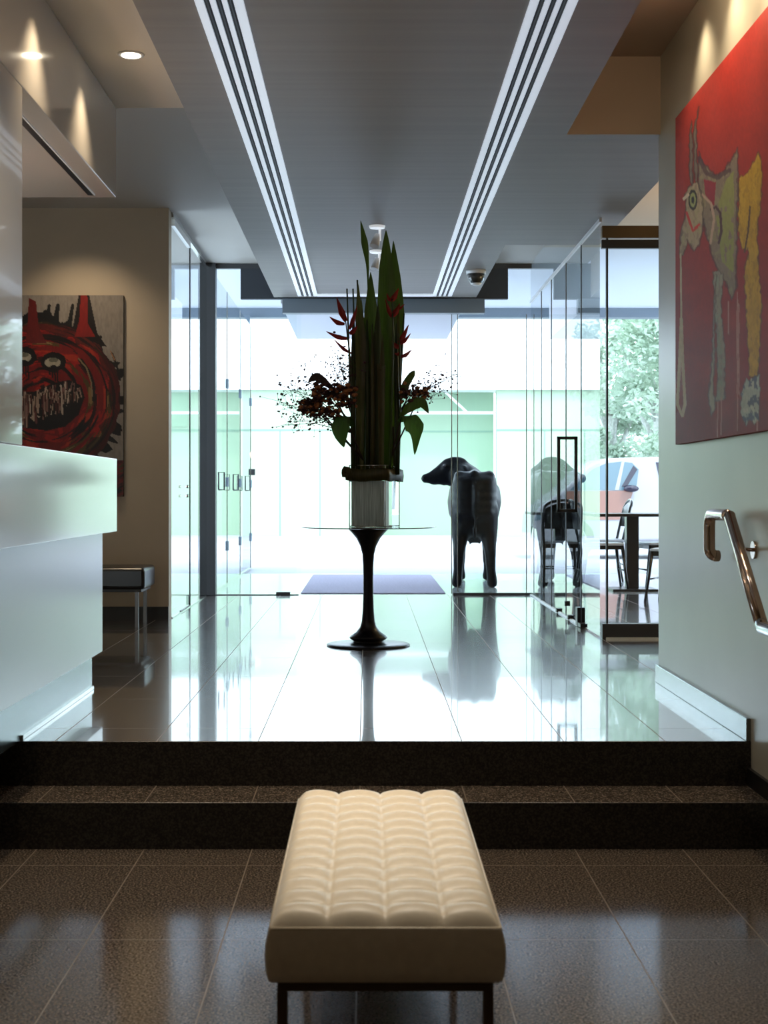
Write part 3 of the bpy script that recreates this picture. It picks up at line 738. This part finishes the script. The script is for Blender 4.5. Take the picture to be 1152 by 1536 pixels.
# red claw flowers
def claw(stem, bracts, label):
    t = thing('claw_flower', label, 'flower', P(*stem[0]), 'red claw shaped flowers')
    MB().tube([P(*s) for s in stem], [.006] * (len(stem) - 1) + [.003], 8).build('stem', M['stemg'], t)
    for (bx_, by_, tx_, ty_, w) in bracts:
        dy = stem[1][2]
        p0, p1 = P(bx_, by_, dy), P(tx_, ty_, dy - .03)
        mid = p0.lerp(p1, .45) + Vector((0, 0, -.012))
        mb = MB(); d = (p1 - p0).normalized(); ac = Vector((0, 1, 0)).cross(d)
        ribbon(mb, [p0, mid, p1], [w * .5, w, .001], .5, across=ac, n=10)
        ribbon(mb, [p0, mid, p1], [w * .5, w, .001], -.5, across=ac, n=10)
        mb.build('bract', M['red'], t)
claw([(532, 712, -.05), (529, 600, -.09), (524, 525, -.1), (518, 478, -.1)],
     [(519, 482, 505, 446, .042), (517, 486, 494, 475, .03), (524, 494, 536, 458, .028), (524, 508, 489, 497, .03), (524, 500, 536, 488, .03), (527, 530, 500, 508, .022)], 'red claw shaped flower at the left of the leaf bundle')
claw([(598, 712, -.02), (601, 600, -.07), (600, 530, -.08), (598, 500, -.08)],
     [(598, 514, 613, 487, .032), (599, 516, 616, 500, .024), (600, 535, 618, 524, .026), (600, 520, 588, 512, .03), (601, 527, 592, 530, .02)], 'red claw shaped flower at the right edge of the leaf bundle')
claw([(585, 712, -.06), (588, 600, -.1), (590, 500, -.11), (588, 448, -.11)],
     [(586, 452, 598, 432, .034), (588, 474, 600, 455, .036), (588, 476, 578, 448, .026), (594, 462, 607, 456, .018), (586, 450, 580, 440, .02)], 'red claw shaped flower in front of the tall right leaves')

# loose sprays of small dark blossoms
def spray(base, tips, label, seed, dens=16, cl=None):
    r = random.Random(seed)
    t = thing('blossom_spray', label, 'flower spray', P(*base), 'fine sprays of dark blossoms')
    tw, bl = MB(), MB()
    b = P(*base)
    for (px, py, dy) in tips:
        e = P(px, py, dy); m_ = b.lerp(e, .5) + Vector((r.uniform(-.03, .03), r.uniform(-.03, .03), r.uniform(0, .05)))
        tw.tube([b, m_, e], [.0035, .0025, .001], 5)
        for q in range(dens):
            f = r.uniform(.45, 1.0); p = (m_.lerp(e, (f - .4) / .6))
            o = Vector((r.gauss(0, .042), r.gauss(0, .04), r.gauss(0, .042)))
            tw.tube([p, p + o], .0008, 4, caps=False)
            s = r.uniform(.003, .0072)
            bl.blob(p + o, (s * r.uniform(.7, 1.7), s, s * r.uniform(.6, 1.4)), 1)
    tw.build('twig', M['twig'], t); bl.build('blossoms', M['blossom'], t)['kind'] = 'stuff'
spray((530, 640, -.06), [(420, 577, .05), (412, 600, -.1), (440, 560, .0), (455, 548, .1), (470, 590, -.1), (435, 585, -.05), (432, 612, .05)], 'airy spray of dark blossoms reaching far out to the left', 11, 34)
spray((530, 630, -.05), [(505, 530, -.05), (520, 545, -.1), (500, 560, .05), (515, 520, .08), (528, 555, .0), (495, 540, 0)], 'dense spray of dark blossoms rising close to the left of the leaf bundle', 12, 32)
spray((530, 650, -.08), [(425, 637, -.1), (445, 632, .0), (470, 625, -.05), (440, 620, .08)], 'low spray of dark blossoms drooping at lower left', 13, 28)
spray((598, 620, -.05), [(690, 562, .0), (675, 565, .08), (655, 548, -.05), (650, 575, -.1), (668, 585, .05), (660, 560, 0)], 'airy spray of dark blossoms reaching out to the right', 14, 22)

# rust coloured berry heads
def berry_head(c, ext, n, label, seed):
    r = random.Random(seed); t = thing('berry_cluster', label, 'berries', P(*c), 'rust brown berry clusters')
    b, s = MB(), MB(); o = P(*c)
    root = P(545 if c[0] < 560 else 585, 690, -.05)
    s.tube([root, root.lerp(o, .6) + Vector((0, -.03, 0)), o], [.005, .005, .004], 6)
    for i in range(n):
        p = o + Vector((r.uniform(-1, 1) * ext[0] * k, r.gauss(0, .03), r.gauss(0, .5) * ext[1] * k))
        q = r.uniform(.006, .015)
        b.blob(p, (q * r.uniform(.8, 1.8), q, q), 1, 0 if r.random() < .45 else 1)
        s.tube([o, p], .0012, 4, caps=False)
    s.build('stalk', M['twig'], t)
    o2 = b.build('berries', [M['berry'], M['blossom']], t); o2['kind'] = 'stuff'
berry_head((502, 592, -.12), (32, 17), 170, 'rust brown berry cluster left of the leaf bundle, largest one', 21)
berry_head((466, 606, -.05), (17, 12), 80, 'dark berry cluster further left, below the airy spray', 22)
berry_head((480, 616, -.15), (30, 10), 90, 'dark berry cluster hanging low at the left', 23)
berry_head((632, 588, -.06), (12, 8), 36, 'rust brown berry cluster right of the leaf bundle', 24)
berry_head((612, 590, -.1), (12, 14), 45, 'dark berry cluster tucked against the right of the bundle', 25)

def broad(pts, ws, mm, label, across=(1, 0, 0), fold=.35):
    ribbon(MB(), pts, ws, fold, across=across, n=20).build('broad_leaf', M[mm], label=label, cat='leaf', group='broad hanging leaves')
broad([P(530, 640, -.1), P(519, 624, -.16), P(511, 640, -.18), P(512, 656, -.18), P(516, 671, -.17)], [.02, .075, .118, .075, .003], 'leaf_c', 'broad green leaf hanging down at the left of the vase')
broad([P(598, 632, -.1), P(612, 624, -.15), P(622, 640, -.17), P(624, 655, -.17), P(622, 682, -.16)], [.02, .09, .12, .06, .003], 'leaf_c', 'broad green leaf hanging down at the right with a long drip tip')
broad([P(600, 625, -.1), P(612, 612, -.15), P(632, 604, -.16), P(643, 620, -.15)], [.02, .06, .07, .004], 'leaf', 'dark arching leaf at the right above the hanging leaf', (0, 0, 1), .2)
broad([P(600, 600, -.1), P(608, 578, -.12), P(618, 562, -.12), P(622, 556, -.12)], [.02, .05, .04, .004], 'leaf', 'small dark leaf pointing up at the right')
broad([P(520, 610, -.1), P(495, 580, -.12), P(475, 566, -.12), P(462, 574, -.12)], [.015, .03, .06, .004], 'twig', 'small dark curled leaf far left above the berries', (0, 0, 1), .2)

# ------------------------------------------------------------------ cow sculpture
def sculpt(name, blobs, voxel, m, parent, smooth_it=16):
    b = MB()
    for c, r in blobs: b.blob(c, r, 2)
    o = b.build(name + '_raw', m)
    o.location = (0, 0, 0); o.data.transform(Matrix.Translation(Vector(((np.array(b.v)[:, 0].min() + np.array(b.v)[:, 0].max()) / 2, (np.array(b.v)[:, 1].min() + np.array(b.v)[:, 1].max()) / 2, np.array(b.v)[:, 2].min()))))
    r = o.modifiers.new('r', 'REMESH'); r.mode = 'VOXEL'; r.voxel_size = voxel; r.use_smooth_shade = True
    s = o.modifiers.new('s', 'SMOOTH'); s.factor = .5; s.iterations = smooth_it
    dg = bpy.context.evaluated_depsgraph_get()
    me = bpy.data.meshes.new_from_object(o.evaluated_get(dg)); me.name = name
    bpy.data.objects.remove(o)
    me.materials.clear(); me.materials.append(m)
    me.polygons.foreach_set('use_smooth', [True] * len(me.polygons))
    q = bpy.data.objects.new(name, me); COL.objects.link(q); q.parent = parent
    return q
def chain(pts, n=10):
    out = []
    for (p, r), (q, s) in zip(pts[:-1], pts[1:]):
        p, q = Vector(p), Vector(q)
        for i in range(n + 1):
            f = i / n; rr = r * (1 - f) + s * f; out.append((p.lerp(q, f), (rr, rr, rr)))
    return out
COWX, COWY = 1.085, 14.66
t = thing('cow_sculpture', 'black life-size cow sculpture outside the glass, head turned left', 'sculpture', (COWX, COWY, UP - .004))
B = []
# trunk: pelvis, barrel, chest (local: +y forward)
for z in (.60, .68, .76, .84, .92, 1.0, 1.06):
    for x in (-.115, -.06, 0, .06, .115): B.append(((x, .13, z), (.118, .15 + .05 * (z > .7) + .012 * (abs(x) < .09), .10)))
B += [((-.15, .13, 1.13), (.065, .10, .06)), ((.15, .13, 1.13), (.065, .10, .06)), ((0, .13, 1.115), (.19, .14, .07)), ((0, .03, 1.14), (.05, .07, .06))]
for i in range(28):
    f = i / 27; y = .3 + .95 * f
    w = .25 + .05 * math.sin(PI * min(1, f * 1.25)) - .05 * max(0, f - .7)
    hgt = .285 + .05 * math.sin(PI * f); zc = .885 - .02 * math.sin(PI * f)
    B.append(((0, y, zc), (w, .2, hgt)))
B += [((0, 1.32, .90), (.20, .18, .27)), ((-.15, 1.2, .85), (.1, .16, .24)), ((.15, 1.2, .85), (.1, .16, .24)), ((0, 1.15, 1.14), (.08, .2, .08)), ((0, .65, 1.14), (.07, .5, .06))]
# hind legs
for s in (-1, 1):
    B += chain([((s * .125, .12, .80), .125), ((s * .14, .12, .60), .105), ((s * .15, .06, .44), .076), ((s * .158, .01, .36), .066), ((s * .166, .03, .18), .053), ((s * .174, .045, .10), .056), ((s * .178, .06, .045), .060)], 6)
    B += [((s * .184, .075, .03), (.055, .075, .035))]
    B += chain([((s * .14, 1.24, .70), .10), ((s * .14, 1.25, .45), .062), ((s * .14, 1.24, .38), .06), ((s * .14, 1.25, .12), .043), ((s * .14, 1.27, .045), .052)], 6)
    B += [((s * .14, 1.29, .03), (.055, .07, .035))]
# udder and teats
B += [((0, .22, .58), (.14, .15, .12)), ((0, .2, .53), (.11, .11, .09))]
for x in (-.05, .055): B += chain([((x, .17, .47), .018), ((x, .17, .41), .011)], 4)
# neck and head turned left
B += chain([((0, 1.3, 1.0), .20), ((-.06, 1.45, 1.10), .17), ((-.15, 1.53, 1.18), .15)], 6)
def squash(l): return [(c, (r[0], r[1] * .72, r[2])) for c, r in l]
B += squash(chain([((-.17, 1.53, 1.24), .13), ((-.27, 1.53, 1.235), .125), ((-.38, 1.52, 1.175), .092), ((-.48, 1.51, 1.135), .066), ((-.535, 1.51, 1.12), .058)], 8))
B += [((-.22, 1.53, 1.31), (.08, .08, .06)), ((-.22, 1.53, 1.12), (.12, .06, .11)), ((-.33, 1.52, 1.11), (.10, .05, .075)), ((-.44, 1.51, 1.085), (.08, .045, .045)), ((-.56, 1.51, 1.12), (.035, .06, .055)), ((-.32, 1.435, 1.26), (.04, .025, .025)), ((-.32, 1.62, 1.26), (.04, .025, .025))]
# ears
for s in (-1, 1):
    B += chain([((-.15, 1.52 + s * .09, 1.26), .03), ((-.11, 1.52 + s * .17, 1.235), .035), ((-.09, 1.52 + s * .24, 1.20), .012)], 6)
# tail
B += chain([((0, .05, 1.12), .035), ((.01, -.06, 1.08), .025), ((.012, -.085, .95), .02), ((.01, -.075, .75), .018), ((.005, -.07, .62), .02), ((.0, -.07, .56), .032), ((0, -.07, .48), .012)], 8)
cow = sculpt('body', B, .016, M['cow'], t)
for yy in (1.42, 1.635):
    MB().blob((COWX - .325, COWY + yy, UP + 1.26), (.016, .012, .014), 2).build('eye', M['horn'], t)
t.rotation_euler.z = math.radians(-4)

# ------------------------------------------------------------------ paintings
def vnoise(x, y, seed=0):
    r = np.random.default_rng(seed); T = r.random((64, 64))
    xi, yi = np.floor(x).astype(int), np.floor(y).astype(int); fx, fy = x - xi, y - yi
    fx, fy = fx * fx * (3 - 2 * fx), fy * fy * (3 - 2 * fy)
    g = lambda a, b: T[a % 64, b % 64]
    return (g(xi, yi) * (1 - fx) + g(xi + 1, yi) * fx) * (1 - fy) + (g(xi, yi + 1) * (1 - fx) + g(xi + 1, yi + 1) * fx) * fy
def fbm(x, y, seed=0): return .55 * vnoise(x, y, seed) + .3 * vnoise(2 * x, 2 * y, seed + 1) + .15 * vnoise(4 * x, 4 * y, seed + 2)
def inpoly(X, Y, pts):
    r = np.zeros(X.shape, bool); n = len(pts)
    for i in range(n):
        x0, y0 = pts[i]; x1, y1 = pts[(i + 1) % n]
        if y0 == y1: continue
        c = ((Y < y0) != (Y < y1)) & (X < (x1 - x0) * (Y - y0) / (y1 - y0) + x0); r ^= c
    return r
def dline(X, Y, pts):
    d = np.full(X.shape, 1e9)
    for (x0, y0), (x1, y1) in zip(pts[:-1], pts[1:]):
        dx, dy = x1 - x0, y1 - y0; L2 = dx * dx + dy * dy + 1e-9
        tt = np.clip(((X - x0) * dx + (Y - y0) * dy) / L2, 0, 1)
        d = np.minimum(d, np.hypot(X - x0 - tt * dx, Y - y0 - tt * dy))
    return d
def lin(c): return tuple(((v / 255 + .055) / 1.055) ** 2.4 if v > 10 else v / 255 / 12.92 for v in c)
def put(C, mask, col, a=1.0):
    mask = mask.astype(float) * a if mask.dtype == bool else np.clip(mask, 0, 1) * a
    C[:] = C * (1 - mask[..., None]) + np.array(lin(col)) * mask[..., None]
def painted(name, grid_pts, C, nx, ny, parent, m):
    me = bpy.data.meshes.new(name)
    fs = [(j * nx + i, j * nx + i + 1, (j + 1) * nx + i + 1, (j + 1) * nx + i) for j in range(ny - 1) for i in range(nx - 1)]
    me.from_pydata([tuple(p) for p in grid_pts], [], fs); me.update()
    at = me.color_attributes.new('paint', 'FLOAT_COLOR', 'POINT')
    at.data.foreach_set('color', np.concatenate([C.reshape(-1, 3), np.ones((nx * ny, 1))], 1).astype(np.float32).ravel())
    me.materials.append(m); me.transform(Matrix.Translation(-wloc(parent)))
    o = bpy.data.objects.new(name, me); COL.objects.link(o); o.parent = parent
    return o

# -- left painting: red horned beast face (wall at y = 10.87)
dW = 10.83; kk = dW / F
pxL, pxR, pyT, pyB = -62, 185, 443, 745
nx, ny = 230, 280
X, Y = np.meshgrid(np.linspace(pxL, pxR, nx), np.linspace(pyT, pyB, ny))
C = np.zeros((ny, nx, 3)); C[:] = lin((168, 160, 152))
put(C, fbm(X / 30, Y / 40, 1) * .5, (140, 128, 118))
cx, cy = 62, 598
R = np.hypot((X - cx) / 1.04, Y - cy); TH = np.arctan2(Y - cy, X - cx)
spk = 110 + 36 * np.clip(vnoise(TH * 21 + 130, R / 90, 3) - .2, 0, 1) ** 1.0 + 6 * (vnoise(TH * 40 + 200, R / 30, 4) - .5)
sk2 = R < spk + 20 * np.clip((np.abs(TH + PI / 2) < .45), 0, 1) * 1.0
put(C, R < spk, (10, 9, 10))
for sx, sw in ((66, 4), (79, 5), (101, 4), (20, 4), (35, 4), (5, 4)):
    put(C, dline(X, Y, [(sx, 505), (sx + (8 if sx > 62 else -6), 458)]) < sw * (1.15 - (505 - Y) / 80), (10, 10, 10))
put(C, inpoly(X, Y, [(118, 443), (134, 443), (146, 500), (160, 520), (96, 510), (110, 488)]), (20, 8, 6))
head = R < 112 + 5 * vnoise(TH * 8 + 9, R / 50, 5)
n1 = fbm(R / 7 + 3 * vnoise(X / 30, Y / 30, 9), TH * 2.2 + 40, 7); n2 = fbm(R / 5 + 7, TH * 1.6 + 33, 17)
put(C, head, (134, 16, 14))
put(C, head & (n1 > .56), (176, 24, 16)); put(C, head & (n1 > .68), (190, 52, 26))
put(C, head & (n2 > .60), (66, 8, 10)); put(C, head & (n2 > .68), (14, 8, 8))
n3 = fbm(R / 6 + 50, TH * 1.4 + 11, 27)
put(C, head & (n3 > .64) & (R > 60), (88, 66, 26)); put(C, head & (n3 > .74) & (R > 50), (150, 120, 70))
low = Y > 690
put(C, head & (R > 92 + 16 * vnoise(TH * 9 + 30, R / 30, 41)), (30, 8, 8), .75)
put(C, low, (92, 14, 12)); n4 = fbm(X / 16 + Y / 9, Y / 22 - X / 60, 37)
put(C, low & (n4 > .5), (128, 20, 14)); put(C, low & (n4 < .36), (16, 9, 8)); put(C, low & (n4 > .62), (84, 60, 26))
put(C, inpoly(X, Y, [(121, 443), (131, 443), (132, 486), (143, 505), (112, 505), (119, 480)]), (150, 20, 14))
put(C, inpoly(X, Y, [(43, 447), (54, 452), (58, 490), (70, 515), (38, 515), (42, 480)]), (110, 14, 14))
put(C, inpoly(X, Y, [(-8, 447), (-20, 450), (-14, 490), (-24, 515), (4, 515)]), (120, 14, 14))
mouth = inpoly(X, Y, [(-10, 600), (20, 588), (50, 588), (80, 574), (104, 570), (122, 578), (127, 596), (118, 622), (98, 640), (70, 646), (38, 642), (5, 632)])
put(C, mouth, (11, 7, 8))
r_ = random.Random(4)
for i in range(150):
    x = r_.uniform(-6, 120); u = (x + 6) / 126; top = 604 - 26 * u ** 1.4 + r_.uniform(-12, 14); ln = (10 + 24 * math.sin(PI * min(1, .15 + u * .85))) * r_.uniform(.4, 1.15)
    dn = dline(X, Y, [(x, top), (x + r_.uniform(-5, 3), min(top + ln, 641))])
    put(C, (dn < .5 + 1.3 * r_.random()) & mouth, r_.choice([(196, 170, 150), (180, 150, 132), (206, 186, 168), (140, 100, 92), (110, 60, 56), (16, 10, 10)]))
for i in range(26):
    x = -2 + 116 * i / 25; put(C, (dline(X, Y, [(x, 588), (x + r_.uniform(-3, 3), 606 + r_.uniform(0, 26))]) < .8), r_.choice([(12, 8, 8), (70, 20, 20)]))
for ex, ey in ((80, 543), (36, 535)):
    put(C, np.hypot((X - ex) / 18, (Y - ey) / 14) < 1 + .12 * vnoise(X / 3, Y / 3, 8), (14, 9, 8))
    put(C, np.hypot((X - ex + 1) / 12, (Y - ey - 1) / 7.5) < 1, (196, 188, 168)); put(C, np.hypot((X - ex) / 7, (Y - ey + 3) / 3.5) < 1, (120, 120, 104))
    put(C, np.hypot((X - ex) / 5, (Y - ey - 8) / 3.5) < 1, (12, 8, 8))
    for q in range(4): put(C, dline(X, Y, [(ex + 4 * q - 6, ey + 8), (ex + 4 * q - 5, ey + 18 + 5 * q)]) < 1.1, (14, 8, 8))
put(C, dline(X, Y, [(122, 540), (133, 556), (141, 580), (140, 600)]) < 2.2, (12, 10, 12)); put(C, dline(X, Y, [(118, 538), (130, 552), (137, 574), (138, 594)]) < 1.1, (150, 130, 96))
put(C, dline(X, Y, [(168, 530), (175, 548), (180, 570)]) < 1.6, (14, 8, 8)); put(C, dline(X, Y, [(166, 527), (172, 540)]) < .9, (180, 130, 90))
C *= .50 + .32 * fbm(X / 2.2, Y / 8, 55)[..., None]
t = thing('beast_painting', 'painting of a red horned beast face with bared teeth on the back wall', 'painting', ((60 - 551) * kk, 10.85, EYE - (745 - 740) * kk))
MB().box((pxL - 551) * kk, (pxR - 551) * kk, dW + .001, 10.868, EYE - (pyB - 740) * kk, EYE + (740 - pyT) * kk).build('canvas', M['canvas2'], t)
g = np.stack([(X - 551) * kk, np.full_like(X, dW), EYE - (Y - 740) * kk], -1).reshape(-1, 3)[::1]
painted('painted_face', g, C, nx, ny, t, M['paint'])

# -- right painting: pale long-eared animal on red
xw = 1.44; ya, yb = 6.77, 4.75; za, zb = EYE + .228, EYE + 1.752
nx, ny = 300, 260
YY, ZZ = np.meshgrid(np.linspace(ya, yb, nx), np.linspace(zb, za, ny))
X = (xw * F / YY) * 2.192 + (551 - 980) * 2.192; Y = (740 - (ZZ - EYE) * F / YY) * 2.194
C = np.zeros((ny, nx, 3)); C[:] = lin((178, 44, 34))
f = np.clip((ZZ - za) / (zb - za), 0, 1); put(C, (1 - f) * .9, (104, 26, 28)); put(C, fbm(X / 60, Y / 50, 2) * .3, (205, 62, 44))
n_ = fbm(X / 14, Y / 30, 6); n5 = fbm(X / 7, Y / 18, 16)
wob = lambda s, a: (X + a * (vnoise(X / 9, Y / 16, s) - .5), Y + a * 2 * (vnoise(X / 9, Y / 16, s + 1) - .5))
def shape(pts, col, edge=(58, 34, 40), ew=4, var=None):
    x, y = wob(len(pts), 7); m = inpoly(x, y, pts); put(C, m, col)
    if var: put(C, m & (n_ > .55), var[0]); put(C, m & (n5 > .62), var[1])
    put(C, (dline(x, y, pts + pts[:1]) < ew * .6 + 2.2 * (n5 - .3)), edge, .6)
yel = [(280, 590), (310, 572), (330, 530), (345, 498), (358, 545), (356, 650), (342, 760), (346, 880), (356, 1000), (350, 1130), (345, 1240), (317, 1240), (306, 1050), (300, 900), (312, 820), (290, 820), (278, 760)]
shape(yel, (196, 160, 34), (80, 50, 24), 3, ((204, 170, 46), (182, 148, 34)))
put(C, dline(X, Y, [(318, 680), (312, 760), (300, 830)]) < 3, (90, 66, 26))
body = [(150, 500), (165, 540), (205, 580), (240, 550), (278, 485), (276, 700), (272, 960), (258, 984), (235, 930), (200, 870), (180, 790), (160, 720), (150, 640)]
shape(body, (140, 128, 112), (56, 30, 44), 5, ((150, 142, 112), (132, 118, 106)))
put(C, inpoly(X, Y, [(240, 590), (266, 560), (264, 900), (225, 860), (205, 700)]) & (n_ > .38), (150, 156, 92))
put(C, inpoly(X, Y, [(166, 590), (206, 600), (200, 680), (170, 640)]), (150, 30, 52))
put(C, dline(X, Y, [(190, 690), (205, 680), (220, 700), (224, 760), (215, 800)]) < 4, (76, 40, 50))
put(C, dline(X, Y, [(160, 640), (190, 670), (200, 720), (188, 800)]) < 4, (196, 170, 150))
put(C, dline(X, Y, [(150, 520), (175, 570), (210, 585), (250, 560)]) < 7, (74, 44, 60), .8)
for e in ([(118, 440), (125, 400), (130, 450), (130, 620), (120, 600)], [(136, 600), (133, 440), (148, 355), (142, 430), (146, 600)]):
    shape(e, (128, 116, 104), (50, 30, 34), 3)
hd = [(104, 640), (122, 606), (142, 604), (160, 640), (165, 760), (150, 806), (134, 824), (112, 790), (100, 836), (84, 836), (94, 745), (108, 690)]
shape(hd, (182, 168, 140), (52, 34, 40), 4, ((176, 168, 132), (164, 146, 126)))
put(C, np.hypot((X - 130) / 15, (Y - 658) / 34) < 1, (40, 34, 30)); put(C, np.hypot((X - 130) / 10, (Y - 658) / 24) < 1, (160, 170, 110)); put(C, np.hypot((X - 130) / 5, (Y - 658) / 12) < 1, (24, 20, 20))
put(C, dline(X, Y, [(100, 655), (115, 640)]) < 4, (230, 220, 200)); put(C, dline(X, Y, [(110, 700), (130, 760), (150, 740)]) < 4, (200, 60, 54))
shape([(196, 890), (232, 900), (222, 1000), (235, 1150), (236, 1310), (206, 1322), (212, 1200), (206, 1090)], (160, 158, 140), (70, 60, 66), 3, ((150, 160, 144), (146, 140, 130)))
shape([(206, 900), (202, 1080), (198, 1260), (202, 1340), (192, 1368), (182, 1300), (192, 1190)], (176, 176, 160), (70, 60, 66), 3)
shape([(305, 1250), (350, 1235), (348, 1380), (330, 1395), (318, 1380), (305, 1398), (286, 1360), (290, 1300)], (176, 190, 180), (80, 60, 66), 3, ((90, 100, 120), (196, 204, 192)))
for l, w_ in (([(90, 836), (92, 1050)], 3), ([(92, 1050), (86, 1200), (79, 1330), (95, 1368), (104, 1330), (97, 1200), (92, 1050)], 5)):
    put(C, dline(X, Y, l) < w_, (206, 196, 166))
for x_, y0, y1 in ((275, 960, 1420), (280, 1000, 1300), (210, 1320, 1440), (222, 1310, 1430), (340, 1380, 1420), (246, 990, 1100)):
    put(C, np.abs(X - x_ - 2 * vnoise(Y / 40, Y * 0, 4)) < (2 * ((Y > y0) & (Y < y1))), (206, 168, 156), .7)
C *= .84 + .28 * fbm(X / 4, Y / 12, 77)[..., None]
t = thing('animal_painting', 'large red painting of a pale long-eared animal with yellow hindquarters on the right wall', 'painting', (1.455, 5.8, za))
MB().box(xw + .001, 1.469, yb, ya, za, zb).build('canvas', M['canvas'], t)
g = np.stack([np.full_like(YY, xw), YY, ZZ], -1).reshape(-1, 3)
painted('painted_face', g, C, nx, ny, t, M['paint_r'])

# ------------------------------------------------------------------ lights
def light(kind, name, loc_, energy, col=(1, 1, 1), to=None, size=.1, cone=60, blend=.5):
    l = bpy.data.lights.new(name, kind); l.energy = energy; l.color = col
    if kind == 'SPOT': l.spot_size = math.radians(cone); l.spot_blend = blend; l.shadow_soft_size = size
    if kind == 'POINT': l.shadow_soft_size = size
    if kind == 'AREA': l.size = size
    o = bpy.data.objects.new(name, l); COL.objects.link(o); o.location = loc_
    if to is not None: o.rotation_euler = (Vector(to) - Vector(loc_)).to_track_quat('-Z', 'Y').to_euler()
    return o
WARM = (1, .78, .52)
for y in (6.13, 5.25, 4.3):
    light('SPOT', 'downlight_lamp', (-1.08, y, 3.13), 42, WARM, (-1.13, y, 0), .03, 88, 1.0)
for y in (6.30, 5.78, 5.25):
    light('SPOT', 'wall_wash_lamp', (1.33, y, 3.45), 27, WARM, (1.42, y, 1.2), .03, 96, 1.0)
light('SPOT', 'bench_lamp', (.04, 4.15, 3.06), 150, (1, .90, .74), (.04, 3.66, .4), .06, 44, .9)
light('SPOT', 'back_wall_lamp', (-2.1, 10.2, 3.40), 34, WARM, (-2.15, 10.8, 1.6), .03, 95, .9)
for x, y in ((-.85, 4.5), (.95, 4.5)):
    light('SPOT', 'floor_fill_spot', (x, y, 3.06), 34, (1, .88, .74), (x, y + .1, 0), .06, 88, .9)  # added fill spots without fittings, brighten the lower floor and tread
light('SPOT', 'ceiling_fill', (0.0, -.6, .5), 110, (1, .78, .56), (0, .9, 3.1), .3, 80, .9)  # added unseen fill behind the lens, warms the near ceiling panel
light('POINT', 'desk_fill', (-1.62, 6.1, 1.85), 9, (1, .70, .52), size=.08)  # added unseen fill behind the desk, brightens the bulkhead underside
light('POINT', 'recess_fill', (1.2, 5.5, 3.32), 9, WARM, size=.05)  # added fill without a fitting, lightens the wall between the scallops
light('POINT', 'cafe_lamp', (3.4, 10.6, 3.1), 70, (1, .70, .38), size=.1)
sun = light('SUN', 'sun', (0, 0, 20), 2.0, (1, .97, .92), size=.02)
sun.data.angle = math.radians(3)
sun.rotation_euler = Vector((-.30, .62, -1.0)).to_track_quat('-Z', 'Y').to_euler()

w = bpy.data.worlds.new('sky'); S.world = w; w.use_nodes = True
bg = w.node_tree.nodes['Background']; bg.inputs['Color'].default_value = (.70, .85, 1.0, 1); bg.inputs['Strength'].default_value = 6.2

# ------------------------------------------------------------------ camera
cam = bpy.data.cameras.new('camera'); co = bpy.data.objects.new('camera', cam); COL.objects.link(co)
co.location = (0, 0, EYE); co.rotation_euler = (PI / 2, 0, 0)
cam.sensor_fit = 'HORIZONTAL'; cam.sensor_width = 36; cam.lens = 36 * F / 1152
cam.shift_x = (576 - 551) / 1152; cam.shift_y = -(768 - 740) / 1152
cam.clip_start = .05; cam.clip_end = 300
cam.dof.use_dof = True; cam.dof.focus_distance = 9.2; cam.dof.aperture_fstop = 9
S.camera = co
S.view_settings.view_transform = 'Standard'; S.view_settings.look = 'None'
S.view_settings.exposure = 0; S.view_settings.gamma = 1
S.cycles.max_bounces = 10; S.cycles.transparent_max_bounces = 24; S.cycles.diffuse_bounces = 5; S.cycles.glossy_bounces = 6
S.cycles.sample_clamp_indirect = 6; S.cycles.use_denoising = True
